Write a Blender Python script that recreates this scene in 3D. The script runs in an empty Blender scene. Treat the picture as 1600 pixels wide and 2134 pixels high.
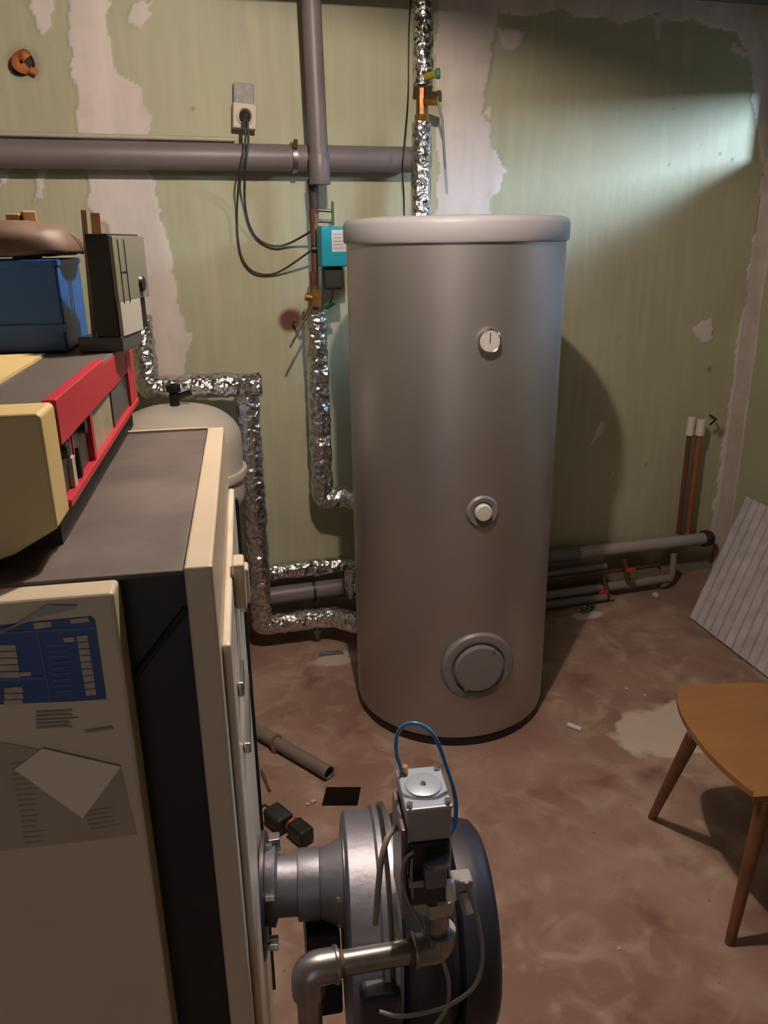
import bpy, bmesh, math, random
import numpy as np
from mathutils import Vector, Matrix, noise

# ------------------------------------------------------------------ camera, world, lights, exposure
SC = bpy.context.scene
COL = SC.collection
SC.view_settings.view_transform = 'Standard'
SC.view_settings.look = 'None'
SC.view_settings.gamma = 1.0
SC.view_settings.use_curve_mapping = False
SC.view_settings.exposure = 0.0

FPX, PITCH, ROLL, YAW, EYE = 1644.4, 0.32905, -0.014327, 0.275656, 1.65
_f = Vector((math.sin(YAW)*math.cos(PITCH), math.cos(YAW)*math.cos(PITCH), -math.sin(PITCH)))
_r = Vector((math.cos(YAW), -math.sin(YAW), 0))
_u = _r.cross(_f)
CR = _r*math.cos(ROLL) + _u*math.sin(ROLL)
CU = -_r*math.sin(ROLL) + _u*math.cos(ROLL)
CO = Vector((0, 0, EYE))
cam_data = bpy.data.cameras.new('camera')
cam_data.sensor_fit = 'VERTICAL'
cam_data.sensor_height = 24.0
cam_data.lens = FPX/2134*24.0
cam_data.clip_start = 0.02
cam = bpy.data.objects.new('camera', cam_data)
COL.objects.link(cam)
cam.matrix_world = Matrix(((CR.x, CU.x, -_f.x, CO.x), (CR.y, CU.y, -_f.y, CO.y), (CR.z, CU.z, -_f.z, CO.z), (0, 0, 0, 1)))
SC.camera = cam

world = bpy.data.worlds.new('world')
SC.world = world
world.use_nodes = True
world.node_tree.nodes['Background'].inputs[0].default_value = (0.45, 0.6, 1.0, 1)
world.node_tree.nodes['Background'].inputs[1].default_value = 0.2

LAMP = Vector((0.47, 1.45, 2.56))
def add_light(name, kind, loc, energy, color, **kw):
    l = bpy.data.lights.new(name, kind)
    l.energy = energy; l.color = color
    for k, v in kw.items(): setattr(l, k, v)
    o = bpy.data.objects.new(name, l); COL.objects.link(o); o.location = loc
    return o
add_light('ceiling_bulb_light', 'POINT', LAMP, 84, (1.0, 0.86, 0.72), shadow_soft_size=0.022)
# daylight outside the cellar window in the right wall
dl = add_light('window_daylight', 'AREA', (6.0, -0.8, 3.05), 720, (0.58, 0.78, 1.0), shape='RECTANGLE', size=1.5, size_y=1.2)
dl.rotation_euler = (Vector((2.0, 3.22, 1.85)) - dl.location).to_track_quat('-Z', 'Y').to_euler()

dl2 = add_light('window_sky', 'AREA', (6.0, 2.65, 3.75), 420, (0.42, 0.66, 1.0), shape='RECTANGLE', size=1.2, size_y=1.0)
dl2.rotation_euler = (Vector((1.0, 3.1, 1.3)) - dl2.location).to_track_quat('-Z', 'Y').to_euler()
# added fill lamp behind the camera, lifts the dark faces turned towards it
dd_ = add_light('rear_fill_light', 'AREA', (-0.9, -1.9, 1.25), 4.5, (1.0, 0.88, 0.84), shape='RECTANGLE', size=0.9, size_y=2.0)
dd_.rotation_euler = (math.radians(90), 0, 0)

XR, XL, YB, YF, ZC = 2.703, -2.3, 3.22, -1.7, 2.66

# ------------------------------------------------------------------ rays
def ray(px, py): return _f*FPX + CR*(px-800) + CU*(1067-py)
def zp(px, py, z): d = ray(px, py); return CO + d*((z-EYE)/d.z)
def yp(px, py, y): d = ray(px, py); return CO + d*(y/d.y)
def xp(px, py, x): d = ray(px, py); return CO + d*(x/d.x)

# ------------------------------------------------------------------ materials
def srgb(r, g, b):
    return tuple(((c/255)/12.92 if c/255 <= 0.04045 else ((c/255+0.055)/1.055)**2.4) for c in (r, g, b)) + (1,)
MATS = {}
def mat(name, col, rough=0.6, metal=0.0, var=0.0, vscale=6.0, bump=0.0, bscale=40.0, spec=0.5, coat=0.0, col2=None, stretch=(1, 1, 1), detail=6):
    if name in MATS: return MATS[name]
    m = bpy.data.materials.new(name); m.use_nodes = True
    nt = m.node_tree; b = nt.nodes['Principled BSDF']
    b.inputs['Base Color'].default_value = col
    b.inputs['Roughness'].default_value = rough
    b.inputs['Metallic'].default_value = metal
    b.inputs['Specular IOR Level'].default_value = spec
    b.inputs['Coat Weight'].default_value = coat
    tc = nt.nodes.new('ShaderNodeTexCoord'); mp = nt.nodes.new('ShaderNodeMapping')
    mp.inputs['Scale'].default_value = stretch
    nt.links.new(tc.outputs['Object'], mp.inputs[0])
    if var > 0:
        n = nt.nodes.new('ShaderNodeTexNoise'); n.inputs['Scale'].default_value = vscale; n.inputs['Detail'].default_value = detail
        nt.links.new(mp.outputs[0], n.inputs['Vector'])
        rp = nt.nodes.new('ShaderNodeValToRGB'); rp.color_ramp.elements[0].position = 0.35; rp.color_ramp.elements[1].position = 0.68
        c2 = col2 or tuple(c*(1-var) for c in col[:3]) + (1,)
        rp.color_ramp.elements[0].color = c2; rp.color_ramp.elements[1].color = col
        nt.links.new(n.outputs[0], rp.inputs[0]); nt.links.new(rp.outputs[0], b.inputs['Base Color'])
    if bump > 0:
        n2 = nt.nodes.new('ShaderNodeTexNoise'); n2.inputs['Scale'].default_value = bscale; n2.inputs['Detail'].default_value = 5
        nt.links.new(mp.outputs[0], n2.inputs['Vector'])
        bp = nt.nodes.new('ShaderNodeBump'); bp.inputs['Strength'].default_value = bump; bp.inputs['Distance'].default_value = 0.01
        nt.links.new(n2.outputs[0], bp.inputs['Height']); nt.links.new(bp.outputs[0], b.inputs['Normal'])
    MATS[name] = m
    return m

def foil_material():
    m = bpy.data.materials.new('crumpled_foil'); m.use_nodes = True
    nt = m.node_tree; b = nt.nodes['Principled BSDF']
    b.inputs['Base Color'].default_value = (0.72, 0.70, 0.70, 1)
    b.inputs['Metallic'].default_value = 1.0; b.inputs['Roughness'].default_value = 0.22
    tc = nt.nodes.new('ShaderNodeTexCoord')
    v = nt.nodes.new('ShaderNodeTexVoronoi'); v.inputs['Scale'].default_value = 46; v.feature = 'F1'
    n = nt.nodes.new('ShaderNodeTexNoise'); n.inputs['Scale'].default_value = 24; n.inputs['Detail'].default_value = 4; n.inputs['Distortion'].default_value = 1.5
    mx = nt.nodes.new('ShaderNodeMath'); mx.operation = 'ADD'
    bp = nt.nodes.new('ShaderNodeBump'); bp.inputs['Strength'].default_value = 0.8; bp.inputs['Distance'].default_value = 0.008
    nt.links.new(tc.outputs['Object'], v.inputs['Vector']); nt.links.new(tc.outputs['Object'], n.inputs['Vector'])
    nt.links.new(v.outputs['Distance'], mx.inputs[0]); nt.links.new(n.outputs[0], mx.inputs[1])
    nt.links.new(mx.outputs[0], bp.inputs['Height']); nt.links.new(bp.outputs[0], b.inputs['Normal'])
    return m
FOIL = foil_material()

GREEN = srgb(176, 175, 147)
def wall_material():
    m = bpy.data.materials.new('green_painted_plaster'); m.use_nodes = True
    nt = m.node_tree; L = nt.links; b = nt.nodes['Principled BSDF']
    b.inputs['Roughness'].default_value = 0.62
    tc = nt.nodes.new('ShaderNodeTexCoord')
    def att(nm):
        a = nt.nodes.new('ShaderNodeAttribute'); a.attribute_name = nm; return a.outputs['Fac']
    def mix(f, a, c):
        x = nt.nodes.new('ShaderNodeMix'); x.data_type = 'RGBA'
        for s, v in ((x.inputs[0], f), (x.inputs[6], a), (x.inputs[7], c)):
            if isinstance(v, (tuple, float)): s.default_value = v
            else: L.new(v, s)
        return x.outputs[2]
    def noi(scale, detail=5, st=(1, 1, 1)):
        mp = nt.nodes.new('ShaderNodeMapping'); mp.inputs['Scale'].default_value = st
        L.new(tc.outputs['Object'], mp.inputs[0])
        n = nt.nodes.new('ShaderNodeTexNoise'); n.inputs['Scale'].default_value = scale; n.inputs['Detail'].default_value = detail
        L.new(mp.outputs[0], n.inputs['Vector']); return n.outputs[0]
    def ramp(f, a, c):
        r = nt.nodes.new('ShaderNodeMapRange'); r.inputs[1].default_value = a; r.inputs[2].default_value = c
        L.new(f, r.inputs[0]); return r.outputs[0]
    base = mix(ramp(noi(2.2), 0.35, 0.7), GREEN, srgb(168, 163, 138))
    base = mix(ramp(noi(9, 6, (3, 1, 0.25)), 0.45, 0.8), base, srgb(184, 180, 150))
    pl = mix(ramp(noi(6, 7, (2, 1, 0.4)), 0.3, 0.75), srgb(222, 208, 202), srgb(200, 188, 182))
    c = mix(att('plaster'), base, pl)
    c = mix(att('rust'), c, srgb(92, 52, 36))
    c = mix(att('dark_marks'), c, srgb(74, 62, 56))
    L.new(c, b.inputs['Base Color'])
    bp = nt.nodes.new('ShaderNodeBump'); bp.inputs['Strength'].default_value = 0.25; bp.inputs['Distance'].default_value = 0.01
    ad = nt.nodes.new('ShaderNodeMath'); ad.operation = 'ADD'
    L.new(noi(14, 6), ad.inputs[0]); L.new(att('plaster'), ad.inputs[1])
    L.new(ad.outputs[0], bp.inputs['Height']); L.new(bp.outputs[0], b.inputs['Normal'])
    return m
WALLM = wall_material()

def floor_material():
    m = bpy.data.materials.new('red_brown_screed'); m.use_nodes = True
    nt = m.node_tree; L = nt.links; b = nt.nodes['Principled BSDF']
    b.inputs['Roughness'].default_value = 0.6
    tc = nt.nodes.new('ShaderNodeTexCoord')
    def noi(scale, detail=6, dist=0.0):
        n = nt.nodes.new('ShaderNodeTexNoise'); n.inputs['Scale'].default_value = scale; n.inputs['Detail'].default_value = detail
        n.inputs['Distortion'].default_value = dist
        L.new(tc.outputs['Object'], n.inputs['Vector']); return n.outputs[0]
    def ramp(f, a, c):
        r = nt.nodes.new('ShaderNodeMapRange'); r.inputs[1].default_value = a; r.inputs[2].default_value = c
        L.new(f, r.inputs[0]); return r.outputs[0]
    def mix(f, a, c):
        x = nt.nodes.new('ShaderNodeMix'); x.data_type = 'RGBA'
        for s, v in ((x.inputs[0], f), (x.inputs[6], a), (x.inputs[7], c)):
            if isinstance(v, (tuple, float)): s.default_value = v
            else: L.new(v, s)
        return x.outputs[2]
    c = mix(ramp(noi(3.0, 8, 0.6), 0.36, 0.64), srgb(130, 100, 88), srgb(160, 132, 118))
    c = mix(ramp(noi(7.5, 8, 1.0), 0.5, 0.72), c, srgb(172, 148, 134))
    c = mix(ramp(noi(1.4, 4), 0.52, 0.68), c, srgb(130, 100, 92))
    c = mix(ramp(noi(45, 4), 0.68, 0.78), c, srgb(92, 66, 58))
    c = mix(ramp(noi(5.2, 9, 0.4), 0.56, 0.72), c, srgb(112, 80, 70))
    # pale dusty patch of dried filler on the screed
    def patch(cx, cy, rx, ry, soft, colr, c):
        mp = nt.nodes.new('ShaderNodeMapping')
        mp.inputs['Location'].default_value = (-cx/rx, -cy/ry, 0); mp.inputs['Scale'].default_value = (1/rx, 1/ry, 1)
        L.new(tc.outputs['Object'], mp.inputs[0])
        ln = nt.nodes.new('ShaderNodeVectorMath'); ln.operation = 'LENGTH'; L.new(mp.outputs[0], ln.inputs[0])
        ad = nt.nodes.new('ShaderNodeMath'); ad.operation = 'MULTIPLY_ADD'; ad.inputs[1].default_value = 0.9; 
        L.new(noi(9, 5), ad.inputs[0]); L.new(ln.outputs['Value'], ad.inputs[2])
        r = nt.nodes.new('ShaderNodeMapRange'); r.inputs[1].default_value = 1.35+soft; r.inputs[2].default_value = 1.35; r.inputs[4].default_value = 0.85
        L.new(ad.outputs[0], r.inputs[0])
        return mix(r.outputs[0], c, colr)
    c = patch(1.66, 2.03, 0.25, 0.16, 0.14, srgb(208, 192, 178), c)
    c = patch(0.62, 2.88, 0.12, 0.05, 0.3, srgb(196, 180, 170), c)
    c = patch(1.80, 2.93, 0.07, 0.04, 0.3, srgb(200, 190, 186), c)
    L.new(c, b.inputs['Base Color'])
    bp = nt.nodes.new('ShaderNodeBump'); bp.inputs['Strength'].default_value = 0.35; bp.inputs['Distance'].default_value = 0.01
    L.new(noi(18, 8), bp.inputs['Height']); L.new(bp.outputs[0], b.inputs['Normal'])
    return m

CREAM = mat('cream_enamel', srgb(206, 190, 168), 0.42, var=0.10, vscale=5)
SIDEC = mat('cream_enamel_glossy', srgb(226, 210, 190), 0.36, var=0.2, vscale=9, coat=0.15, stretch=(1, 1, 0.3))
CREAM_Y = mat('yellowed_cream_plastic', srgb(206, 182, 128), 0.5)
BLACKM = mat('matte_black_sheet', srgb(30, 27, 30), 0.55, var=0.2)
TOPM = mat('dusty_black_top', srgb(98, 88, 86), 0.55, var=0.45, vscale=9, bump=0.1)
REDM = mat('red_fascia', srgb(176, 42, 58), 0.4)
DIALM = mat('dark_dial_panel', srgb(66, 62, 60), 0.35, var=0.3, vscale=40)
GREYD = mat('dark_grey_panel', srgb(74, 78, 80), 0.3)
GREYL = mat('light_grey_plastic', srgb(178, 176, 170), 0.45)
GREYM = mat('grey_green_panel', srgb(120, 120, 106), 0.35)
CREAMD = mat('cream_display', srgb(170, 165, 140), 0.3, var=0.3, vscale=30)
TEALD = mat('teal_marks', srgb(90, 190, 160), 0.4)
BLK = mat('black_plastic', srgb(16, 16, 18), 0.42)
BLUEC = mat('blue_crate_plastic', srgb(18, 84, 158), 0.38, var=0.12)
BROWN = mat('brown_leather', srgb(92, 70, 56), 0.6, var=0.3, vscale=10)
WOOD = mat('raw_wood', srgb(196, 150, 98), 0.65, var=0.3, vscale=12, stretch=(6, 6, 1))
TANKM = mat('silver_tank_jacket', srgb(184, 180, 182), 0.43, metal=0.8, var=0.12, vscale=2.6, bump=0.05, bscale=6)
LIDM = mat('grey_tank_lid', srgb(158, 156, 162), 0.5)
RINGM = mat('grey_tank_plastic', srgb(122, 118, 122), 0.42)
WHITEP = mat('white_plastic', srgb(216, 208, 198), 0.45)
CHROME = mat('bright_metal', srgb(200, 200, 204), 0.22, metal=1.0)
ALU = mat('cast_aluminium', srgb(146, 144, 154), 0.5, metal=0.85, var=0.22, vscale=18, bump=0.08, bscale=90)
GALV = mat('galvanised_steel', srgb(160, 156, 156), 0.34, metal=0.9, var=0.3, vscale=30)
RUSTY = mat('rusty_steel', srgb(112, 78, 58), 0.7, metal=0.3, var=0.4, vscale=50)
COVER = mat('burner_cover_plastic', srgb(32, 31, 42), 0.5)
DRAIN = mat('grey_drain_plastic', srgb(120, 110, 114), 0.45, var=0.15, vscale=4)
DRAINL = mat('pale_drain_plastic', srgb(158, 148, 150), 0.5)
COPPER = mat('tarnished_copper', srgb(122, 82, 64), 0.5, metal=0.6, var=0.4, vscale=30)
BRASS = mat('brass', srgb(196, 148, 80), 0.35, metal=0.9, var=0.3, vscale=40)
TEAL = mat('teal_plastic', srgb(16, 150, 176), 0.4)
GREENM = mat('green_handle', srgb(44, 96, 58), 0.5)
REDH = mat('red_handle', srgb(190, 50, 40), 0.45)
PAPER = mat('white_paper', srgb(214, 210, 216), 0.7, var=0.08, vscale=60)
CABLE = mat('grey_cable', srgb(126, 120, 112), 0.5)
CABLEB = mat('dark_cable', srgb(52, 54, 46), 0.5)
HOSE = mat('blue_hose', srgb(40, 110, 160), 0.3)
ORANGE = mat('orange_rubber', srgb(190, 70, 40), 0.5)
VESSEL = mat('white_vessel_enamel', srgb(206, 196, 186), 0.4)
SEATM = mat('varnished_plywood', srgb(150, 106, 64), 0.38, var=0.2, vscale=4, stretch=(1, 6, 1))
LEGM = mat('brown_wood_leg', srgb(120, 78, 50), 0.5, var=0.35, vscale=14)
SHEETM = mat('fibre_cement', srgb(188, 178, 180), 0.8, var=0.25, vscale=14, bump=0.2, bscale=60, stretch=(1, 1, 1))
NAVY = mat('navy_print', srgb(34, 70, 130), 0.4)
CREAMT = mat('cream_print', srgb(190, 178, 160), 0.5, var=0.25, vscale=120)
INK = mat('faded_ink', srgb(152, 138, 124), 0.6)
CEILM = mat('dusty_ceiling', srgb(120, 110, 108), 0.85, var=0.3)
OTHERW = mat('green_wall_paint', srgb(170, 168, 138), 0.7, var=0.15, vscale=2)
BRICKM = mat('rusty_clay', srgb(196, 112, 52), 0.7, var=0.4, vscale=30)

# ------------------------------------------------------------------ object helpers
MW = {}
def new_obj(name, me, m, parent=None, world=True):
    o = bpy.data.objects.new(name, me); COL.objects.link(o)
    if m is not None: me.materials.append(m)
    if parent is not None:
        o.parent = parent
        if world: me.transform(MW[parent.name].inverted())
        MW[o.name] = MW[parent.name]
    else: MW[o.name] = Matrix.Identity(4)
    return o
def obj(name, bm, m, parent=None, smooth=False, bevel=0.0, world=True, ang=35):
    bmesh.ops.recalc_face_normals(bm, faces=bm.faces)
    me = bpy.data.meshes.new(name); bm.to_mesh(me); bm.free()
    if smooth:
        me.polygons.foreach_set('use_smooth', [True]*len(me.polygons))
        try: me.set_sharp_from_angle(angle=math.radians(ang))
        except Exception: pass
    o = new_obj(name, me, m, parent, world)
    if bevel > 0:
        b = o.modifiers.new('bevel', 'BEVEL'); b.width = bevel; b.segments = 3; b.limit_method = 'ANGLE'; b.angle_limit = math.radians(40)
    return o
def tag(o, label, cat, group=None, kind=None):
    o['label'] = label; o['category'] = cat
    if group: o['group'] = group
    if kind: o['kind'] = kind
    return o
def thing(name, label, cat, loc=(0, 0, 0), rotz=0.0, group=None):
    o = bpy.data.objects.new(name, None); COL.objects.link(o)
    o.location = loc; o.rotation_euler = (0, 0, rotz); o.empty_display_size = 0.05
    MW[o.name] = Matrix.Translation(Vector(loc)) @ Matrix.Rotation(rotz, 4, 'Z')
    return tag(o, label, cat, group)
def struct(o): o['kind'] = 'structure'; return o
def box(bm, x0, x1, y0, y1, z0, z1, M=None):
    vs = [bm.verts.new((x, y, z)) for x in (x0, x1) for y in (y0, y1) for z in (z0, z1)]
    for f in ((0, 1, 3, 2), (4, 6, 7, 5), (0, 4, 5, 1), (2, 3, 7, 6), (0, 2, 6, 4), (1, 5, 7, 3)):
        bm.faces.new([vs[i] for i in f])
    if M is not None:
        for v in vs: v.co = M @ v.co
    return bm
def BX(*a, M=None): return box(bmesh.new(), *a, M=M)
def axis_m(o, d, up=(0, 0, 1)):
    z = Vector(d).normalized(); up = Vector(up)
    if abs(z.dot(up)) > 0.98: up = Vector((0, 1, 0))
    x = up.cross(z).normalized(); y = z.cross(x)
    return Matrix(((x.x, y.x, z.x, o[0]), (x.y, y.y, z.y, o[1]), (x.z, y.z, z.z, o[2]), (0, 0, 0, 1)))
def lathe(prof, M=None, n=48, bm=None, capped=True):
    bm = bm or bmesh.new(); rings = []
    for r, h in prof:
        rings.append([bm.verts.new((r*math.cos(2*math.pi*k/n), r*math.sin(2*math.pi*k/n), h)) for k in range(n)])
    for a, b in zip(rings, rings[1:]):
        for k in range(n): bm.faces.new((a[k], a[(k+1) % n], b[(k+1) % n], b[k]))
    if capped:
        bm.faces.new(rings[0][::-1]); bm.faces.new(rings[-1])
    if M is not None:
        for rg in rings:
            for v in rg: v.co = M @ v.co
    return bm
def cyl(a, b, r, r2=None, n=24, bm=None):
    a, b = Vector(a), Vector(b)
    return lathe([(r, 0), (r2 if r2 is not None else r, (b-a).length)], axis_m(a, b-a), n, bm)
def fillet(pts, rad, steps=8):
    pts = [Vector(p) for p in pts]
    if rad <= 0 or len(pts) < 3: return pts
    out = [pts[0]]
    for a, b, c in zip(pts, pts[1:], pts[2:]):
        d1, d2 = (a-b), (c-b); r = min(rad, d1.length*0.49, d2.length*0.49)
        p, q = b+d1.normalized()*r, b+d2.normalized()*r
        for k in range(steps+1):
            t = k/steps; out.append(p.lerp(b, t).lerp(b.lerp(q, t), t))
    out.append(pts[-1]); return out
def resample(pts, step):
    out = [pts[0]]
    for a, b in zip(pts, pts[1:]):
        n = max(1, int((b-a).length/step))
        for k in range(1, n+1): out.append(a.lerp(b, k/n))
    return out
def catmull(pts, n=10):
    pts = [Vector(p) for p in pts]; P = [pts[0]*2-pts[1]] + pts + [pts[-1]*2-pts[-2]]; out = []
    for i in range(1, len(P)-2):
        for k in range(n):
            t = k/n; a, b, c, d = P[i-1:i+3]
            out.append(0.5*((2*b)+(c-a)*t+(2*a-5*b+4*c-d)*t*t+(3*b-a-3*c+d)*t**3))
    out.append(pts[-1]); return out
def tube(pts, r, n=16, crumple=0.0, bm=None, inner=None, seed=0, rf=None):
    bm = bm or bmesh.new(); pts = [Vector(p) for p in pts]; rings = []
    N = len(pts); t0 = (pts[1]-pts[0]).normalized()
    x = t0.orthogonal().normalized()
    for i, p in enumerate(pts):
        t = (pts[min(i+1, N-1)]-pts[max(i-1, 0)]).normalized()
        x = (x - t*x.dot(t)).normalized(); y = t.cross(x); ring = []
        for k in range(n):
            a = 2*math.pi*k/n; d = x*math.cos(a)+y*math.sin(a); rr = r if rf is None else r*rf(i/(N-1))
            if crumple:
                q = p+d*r
                rr += crumple*(noise.noise(q*24+Vector((seed, 0, 0)))+0.6*noise.noise(q*60+Vector((0, seed, 0)))+0.4*noise.noise(q*130))
            ring.append(bm.verts.new(p+d*rr))
        rings.append(ring)
    for a, b in zip(rings, rings[1:]):
        for k in range(n): bm.faces.new((a[k], a[(k+1) % n], b[(k+1) % n], b[k]))
    if inner:
        for rg, s in ((rings[0], 1), (rings[-1], -1)): pass
        ir = []
        for rg, p in zip(rings, pts): ir.append([bm.verts.new(p+(v.co-p)*inner) for v in rg])
        for a, b in zip(ir, ir[1:]):
            for k in range(n): bm.faces.new((a[k], b[k], b[(k+1) % n], a[(k+1) % n]))
        for o_, i_ in ((rings[0], ir[0]), (rings[-1], ir[-1])):
            for k in range(n): bm.faces.new((o_[k], o_[(k+1) % n], i_[(k+1) % n], i_[k]))
    else:
        bm.faces.new(rings[0][::-1]); bm.faces.new(rings[-1])
    return bm
def pipe(name, pts, r, m, parent=None, fr=0.0, n=20, crumple=0.0, step=0.0, inner=None, seed=0):
    p = fillet(pts, fr) if fr else [Vector(q) for q in pts]
    if step: p = resample(p, step)
    return obj(name, tube(p, r, n, crumple, inner=inner, seed=seed), m, parent, smooth=True, ang=60 if crumple else 45)
def foil_pipe(name, pts, r, parent=None, fr=0.05, seed=0):
    return pipe(name, pts, r, FOIL, parent, fr=fr, n=30, crumple=0.0055, step=0.007, seed=seed)
def cable(name, pts, r, m, parent=None, n=8): 
    return obj(name, tube(catmull(pts), r, n), m, parent, smooth=True, ang=80)
def prism(poly, h, M=None):
    bm = bmesh.new(); a = [bm.verts.new((x, y, 0)) for x, y in poly]; b = [bm.verts.new((x, y, h)) for x, y in poly]
    bm.faces.new(a[::-1]); bm.faces.new(b)
    for k in range(len(poly)): bm.faces.new((a[k], a[(k+1) % len(poly)], b[(k+1) % len(poly)], b[k]))
    if M is not None:
        for v in a+b: v.co = M @ v.co
    return bm
def hexnut(a, b, r, name, m, parent): return obj(name, cyl(a, b, r, n=6), m, parent, bevel=0.001)

# ------------------------------------------------------------------ the room
def wall_px(pts): return [(yp(x, y, YB).x, yp(x, y, YB).z) for x, y in pts]
def smooth_noise(shape_pts, scale, seed):
    rng = np.random.RandomState(seed); g = rng.rand(256, 256)
    x, z = shape_pts[:, 0]*scale+100, shape_pts[:, 1]*scale+100
    xi, zi = np.floor(x).astype(int), np.floor(z).astype(int); fx, fz = x-xi, z-zi
    fx, fz = fx*fx*(3-2*fx), fz*fz*(3-2*fz)
    G = lambda i, j: g[i % 256, j % 256]
    return (G(xi, zi)*(1-fx)+G(xi+1, zi)*fx)*(1-fz)+(G(xi, zi+1)*(1-fx)+G(xi+1, zi+1)*fx)*fz-0.5
def inpoly(P, poly):
    x, z = P[:, 0], P[:, 1]; c = np.zeros(len(P), bool); n = len(poly)
    for i in range(n):
        (x1, z1), (x2, z2) = poly[i], poly[(i+1) % n]
        if abs(z1-z2) < 1e-9: continue
        m = ((z1 > z) != (z2 > z)) & (x < (x2-x1)*(z-z1)/(z2-z1)+x1); c ^= m
    return c
def build_back_wall():
    st = 0.008; xs = np.arange(XL, XR+st*0.5, st); xs[-1] = XR; zs = np.arange(0, ZC+st*0.5, st)
    X, Z = np.meshgrid(xs, zs); P = np.stack([X.ravel(), Z.ravel()], 1)
    nx, nz = len(xs), len(zs)
    Q = P.copy()
    Q[:, 0] += 0.035*smooth_noise(P, 14, 1)+0.012*smooth_noise(P, 45, 2); Q[:, 1] += 0.05*smooth_noise(P, 12, 3)+0.012*smooth_noise(P, 50, 4)
    Pr = P.copy()
    polys = [
        [(138, -60), (222, -60), (232, 140), (262, 175), (300, 180), (310, 280), (306, 300), (318, 400), (330, 430), (352, 520), (372, 640), (382, 700), (372, 780), (330, 800), (290, 800), (262, 640), (238, 500), (186, 430), (168, 330), (162, 180), (142, 80)],
        [(372, 705), (398, 690), (404, 712), (385, 738), (380, 800), (362, 790)],
        [(66, -20), (106, -20), (98, 40), (84, 62), (66, 36)], [(282, 8), (316, 4), (312, 44), (290, 64), (268, 40)],
        [(78, 350), (104, 350), (92, 420), (76, 428)], [(0, 350), (28, 352), (0, 392)],
        [(906, -60), (1036, -60), (1030, 90), (1018, 190), (1008, 230), (1016, 280), (1044, 350), (1052, 366), (1022, 400), (1022, 470), (905, 470), (915, 330), (918, 200)],
        [(1000, -60), (1700, -60), (1640, 330), (1590, 380), (1560, 130), (1530, 60), (1480, 40), (1400, 36), (1300, 44), (1200, 26), (1120, 34), (1036, 20)],
        [(1036, 60), (1090, 50), (1090, 84), (1068, 104), (1048, 88)], [(1352, 40), (1384, 40), (1362, 76)], [(1520, 80), (1556, 118), (1548, 128), (1518, 106)],
        [(1604, 300), (1700, 300), (1700, 900), (1540, 1200), (1476, 1160), (1500, 960), (1530, 760), (1562, 560)],
        [(1447, 680), (1482, 674), (1490, 706), (1462, 712), (1448, 700)], [(1250, 878), (1264, 882), (1262, 898), (1228, 926), (1240, 898)],
        [(1010, 232), (1026, 216), (1022, 248)], [(560, 506), (568, 498), (566, 512)],
        [(1268, 985), (1276, 985), (1272, 992)], [(655, 800), (668, 794), (664, 812)],
    ]
    pm = np.zeros(len(P))
    for poly in polys: pm = np.maximum(pm, inpoly(Q, wall_px(poly)).astype(float))
    fade = 0.7+0.45*smooth_noise(P, 22, 9)
    pm *= np.clip(fade+0.35, 0.7, 1)
    def spot(px, py, r0, r1, sx=1.0):
        c = yp(px, py, YB); d = np.hypot((.75*P[:, 0]+.25*Q[:, 0]-c.x)/sx, .75*P[:, 1]+.25*Q[:, 1]-c.z); return np.clip((r1-d)/(r1-r0), 0, 1)
    ru = np.maximum(spot(606, 668, 0.036, 0.056), 0.45*spot(50, 130, 0.03, 0.07))
    di = np.zeros(len(P))
    for px, py, s in ((1500, 318, .006), (1524, 332, .008), (1403, 228, .004), (403, 228, .005), (1346, 968, .007), (1290, 700, .004), (1395, 342, .004), (1464, 300, .003), (1500, 905, .02), (1478, 770, .012)):
        di = np.maximum(di, 0.75*spot(px, py, s*0.4, s*1.6))
    di = np.maximum(di, np.clip((0.18-P[:, 1])/0.12+smooth_noise(P, 9, 7), 0, 0.6))  # also darker towards the foot of the wall
    me = bpy.data.meshes.new('wall_back')
    co = np.zeros((len(P), 3)); co[:, 0] = P[:, 0]; co[:, 2] = P[:, 1]; co[:, 1] = YB + 0.004*smooth_noise(P, 5, 11) - 0.003*pm
    idx = np.arange(nx*nz).reshape(nz, nx)
    F = np.stack([idx[:-1, :-1], idx[:-1, 1:], idx[1:, 1:], idx[1:, :-1]], -1).reshape(-1, 4)
    me.vertices.add(len(co)); me.vertices.foreach_set('co', co.ravel())
    me.loops.add(F.size); me.loops.foreach_set('vertex_index', F.ravel())
    me.polygons.add(len(F)); me.polygons.foreach_set('loop_start', np.arange(0, F.size, 4)); me.polygons.foreach_set('loop_total', np.full(len(F), 4))
    me.update(); me.validate()
    me.polygons.foreach_set('use_smooth', [True]*len(F))
    for nm, a in (('plaster', pm), ('rust', ru), ('dark_marks', di)):
        at = me.attributes.new(nm, 'FLOAT', 'POINT'); at.data.foreach_set('value', a.astype(np.float32))
    return struct(new_obj('wall_back', me, WALLM))
build_back_wall()

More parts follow.
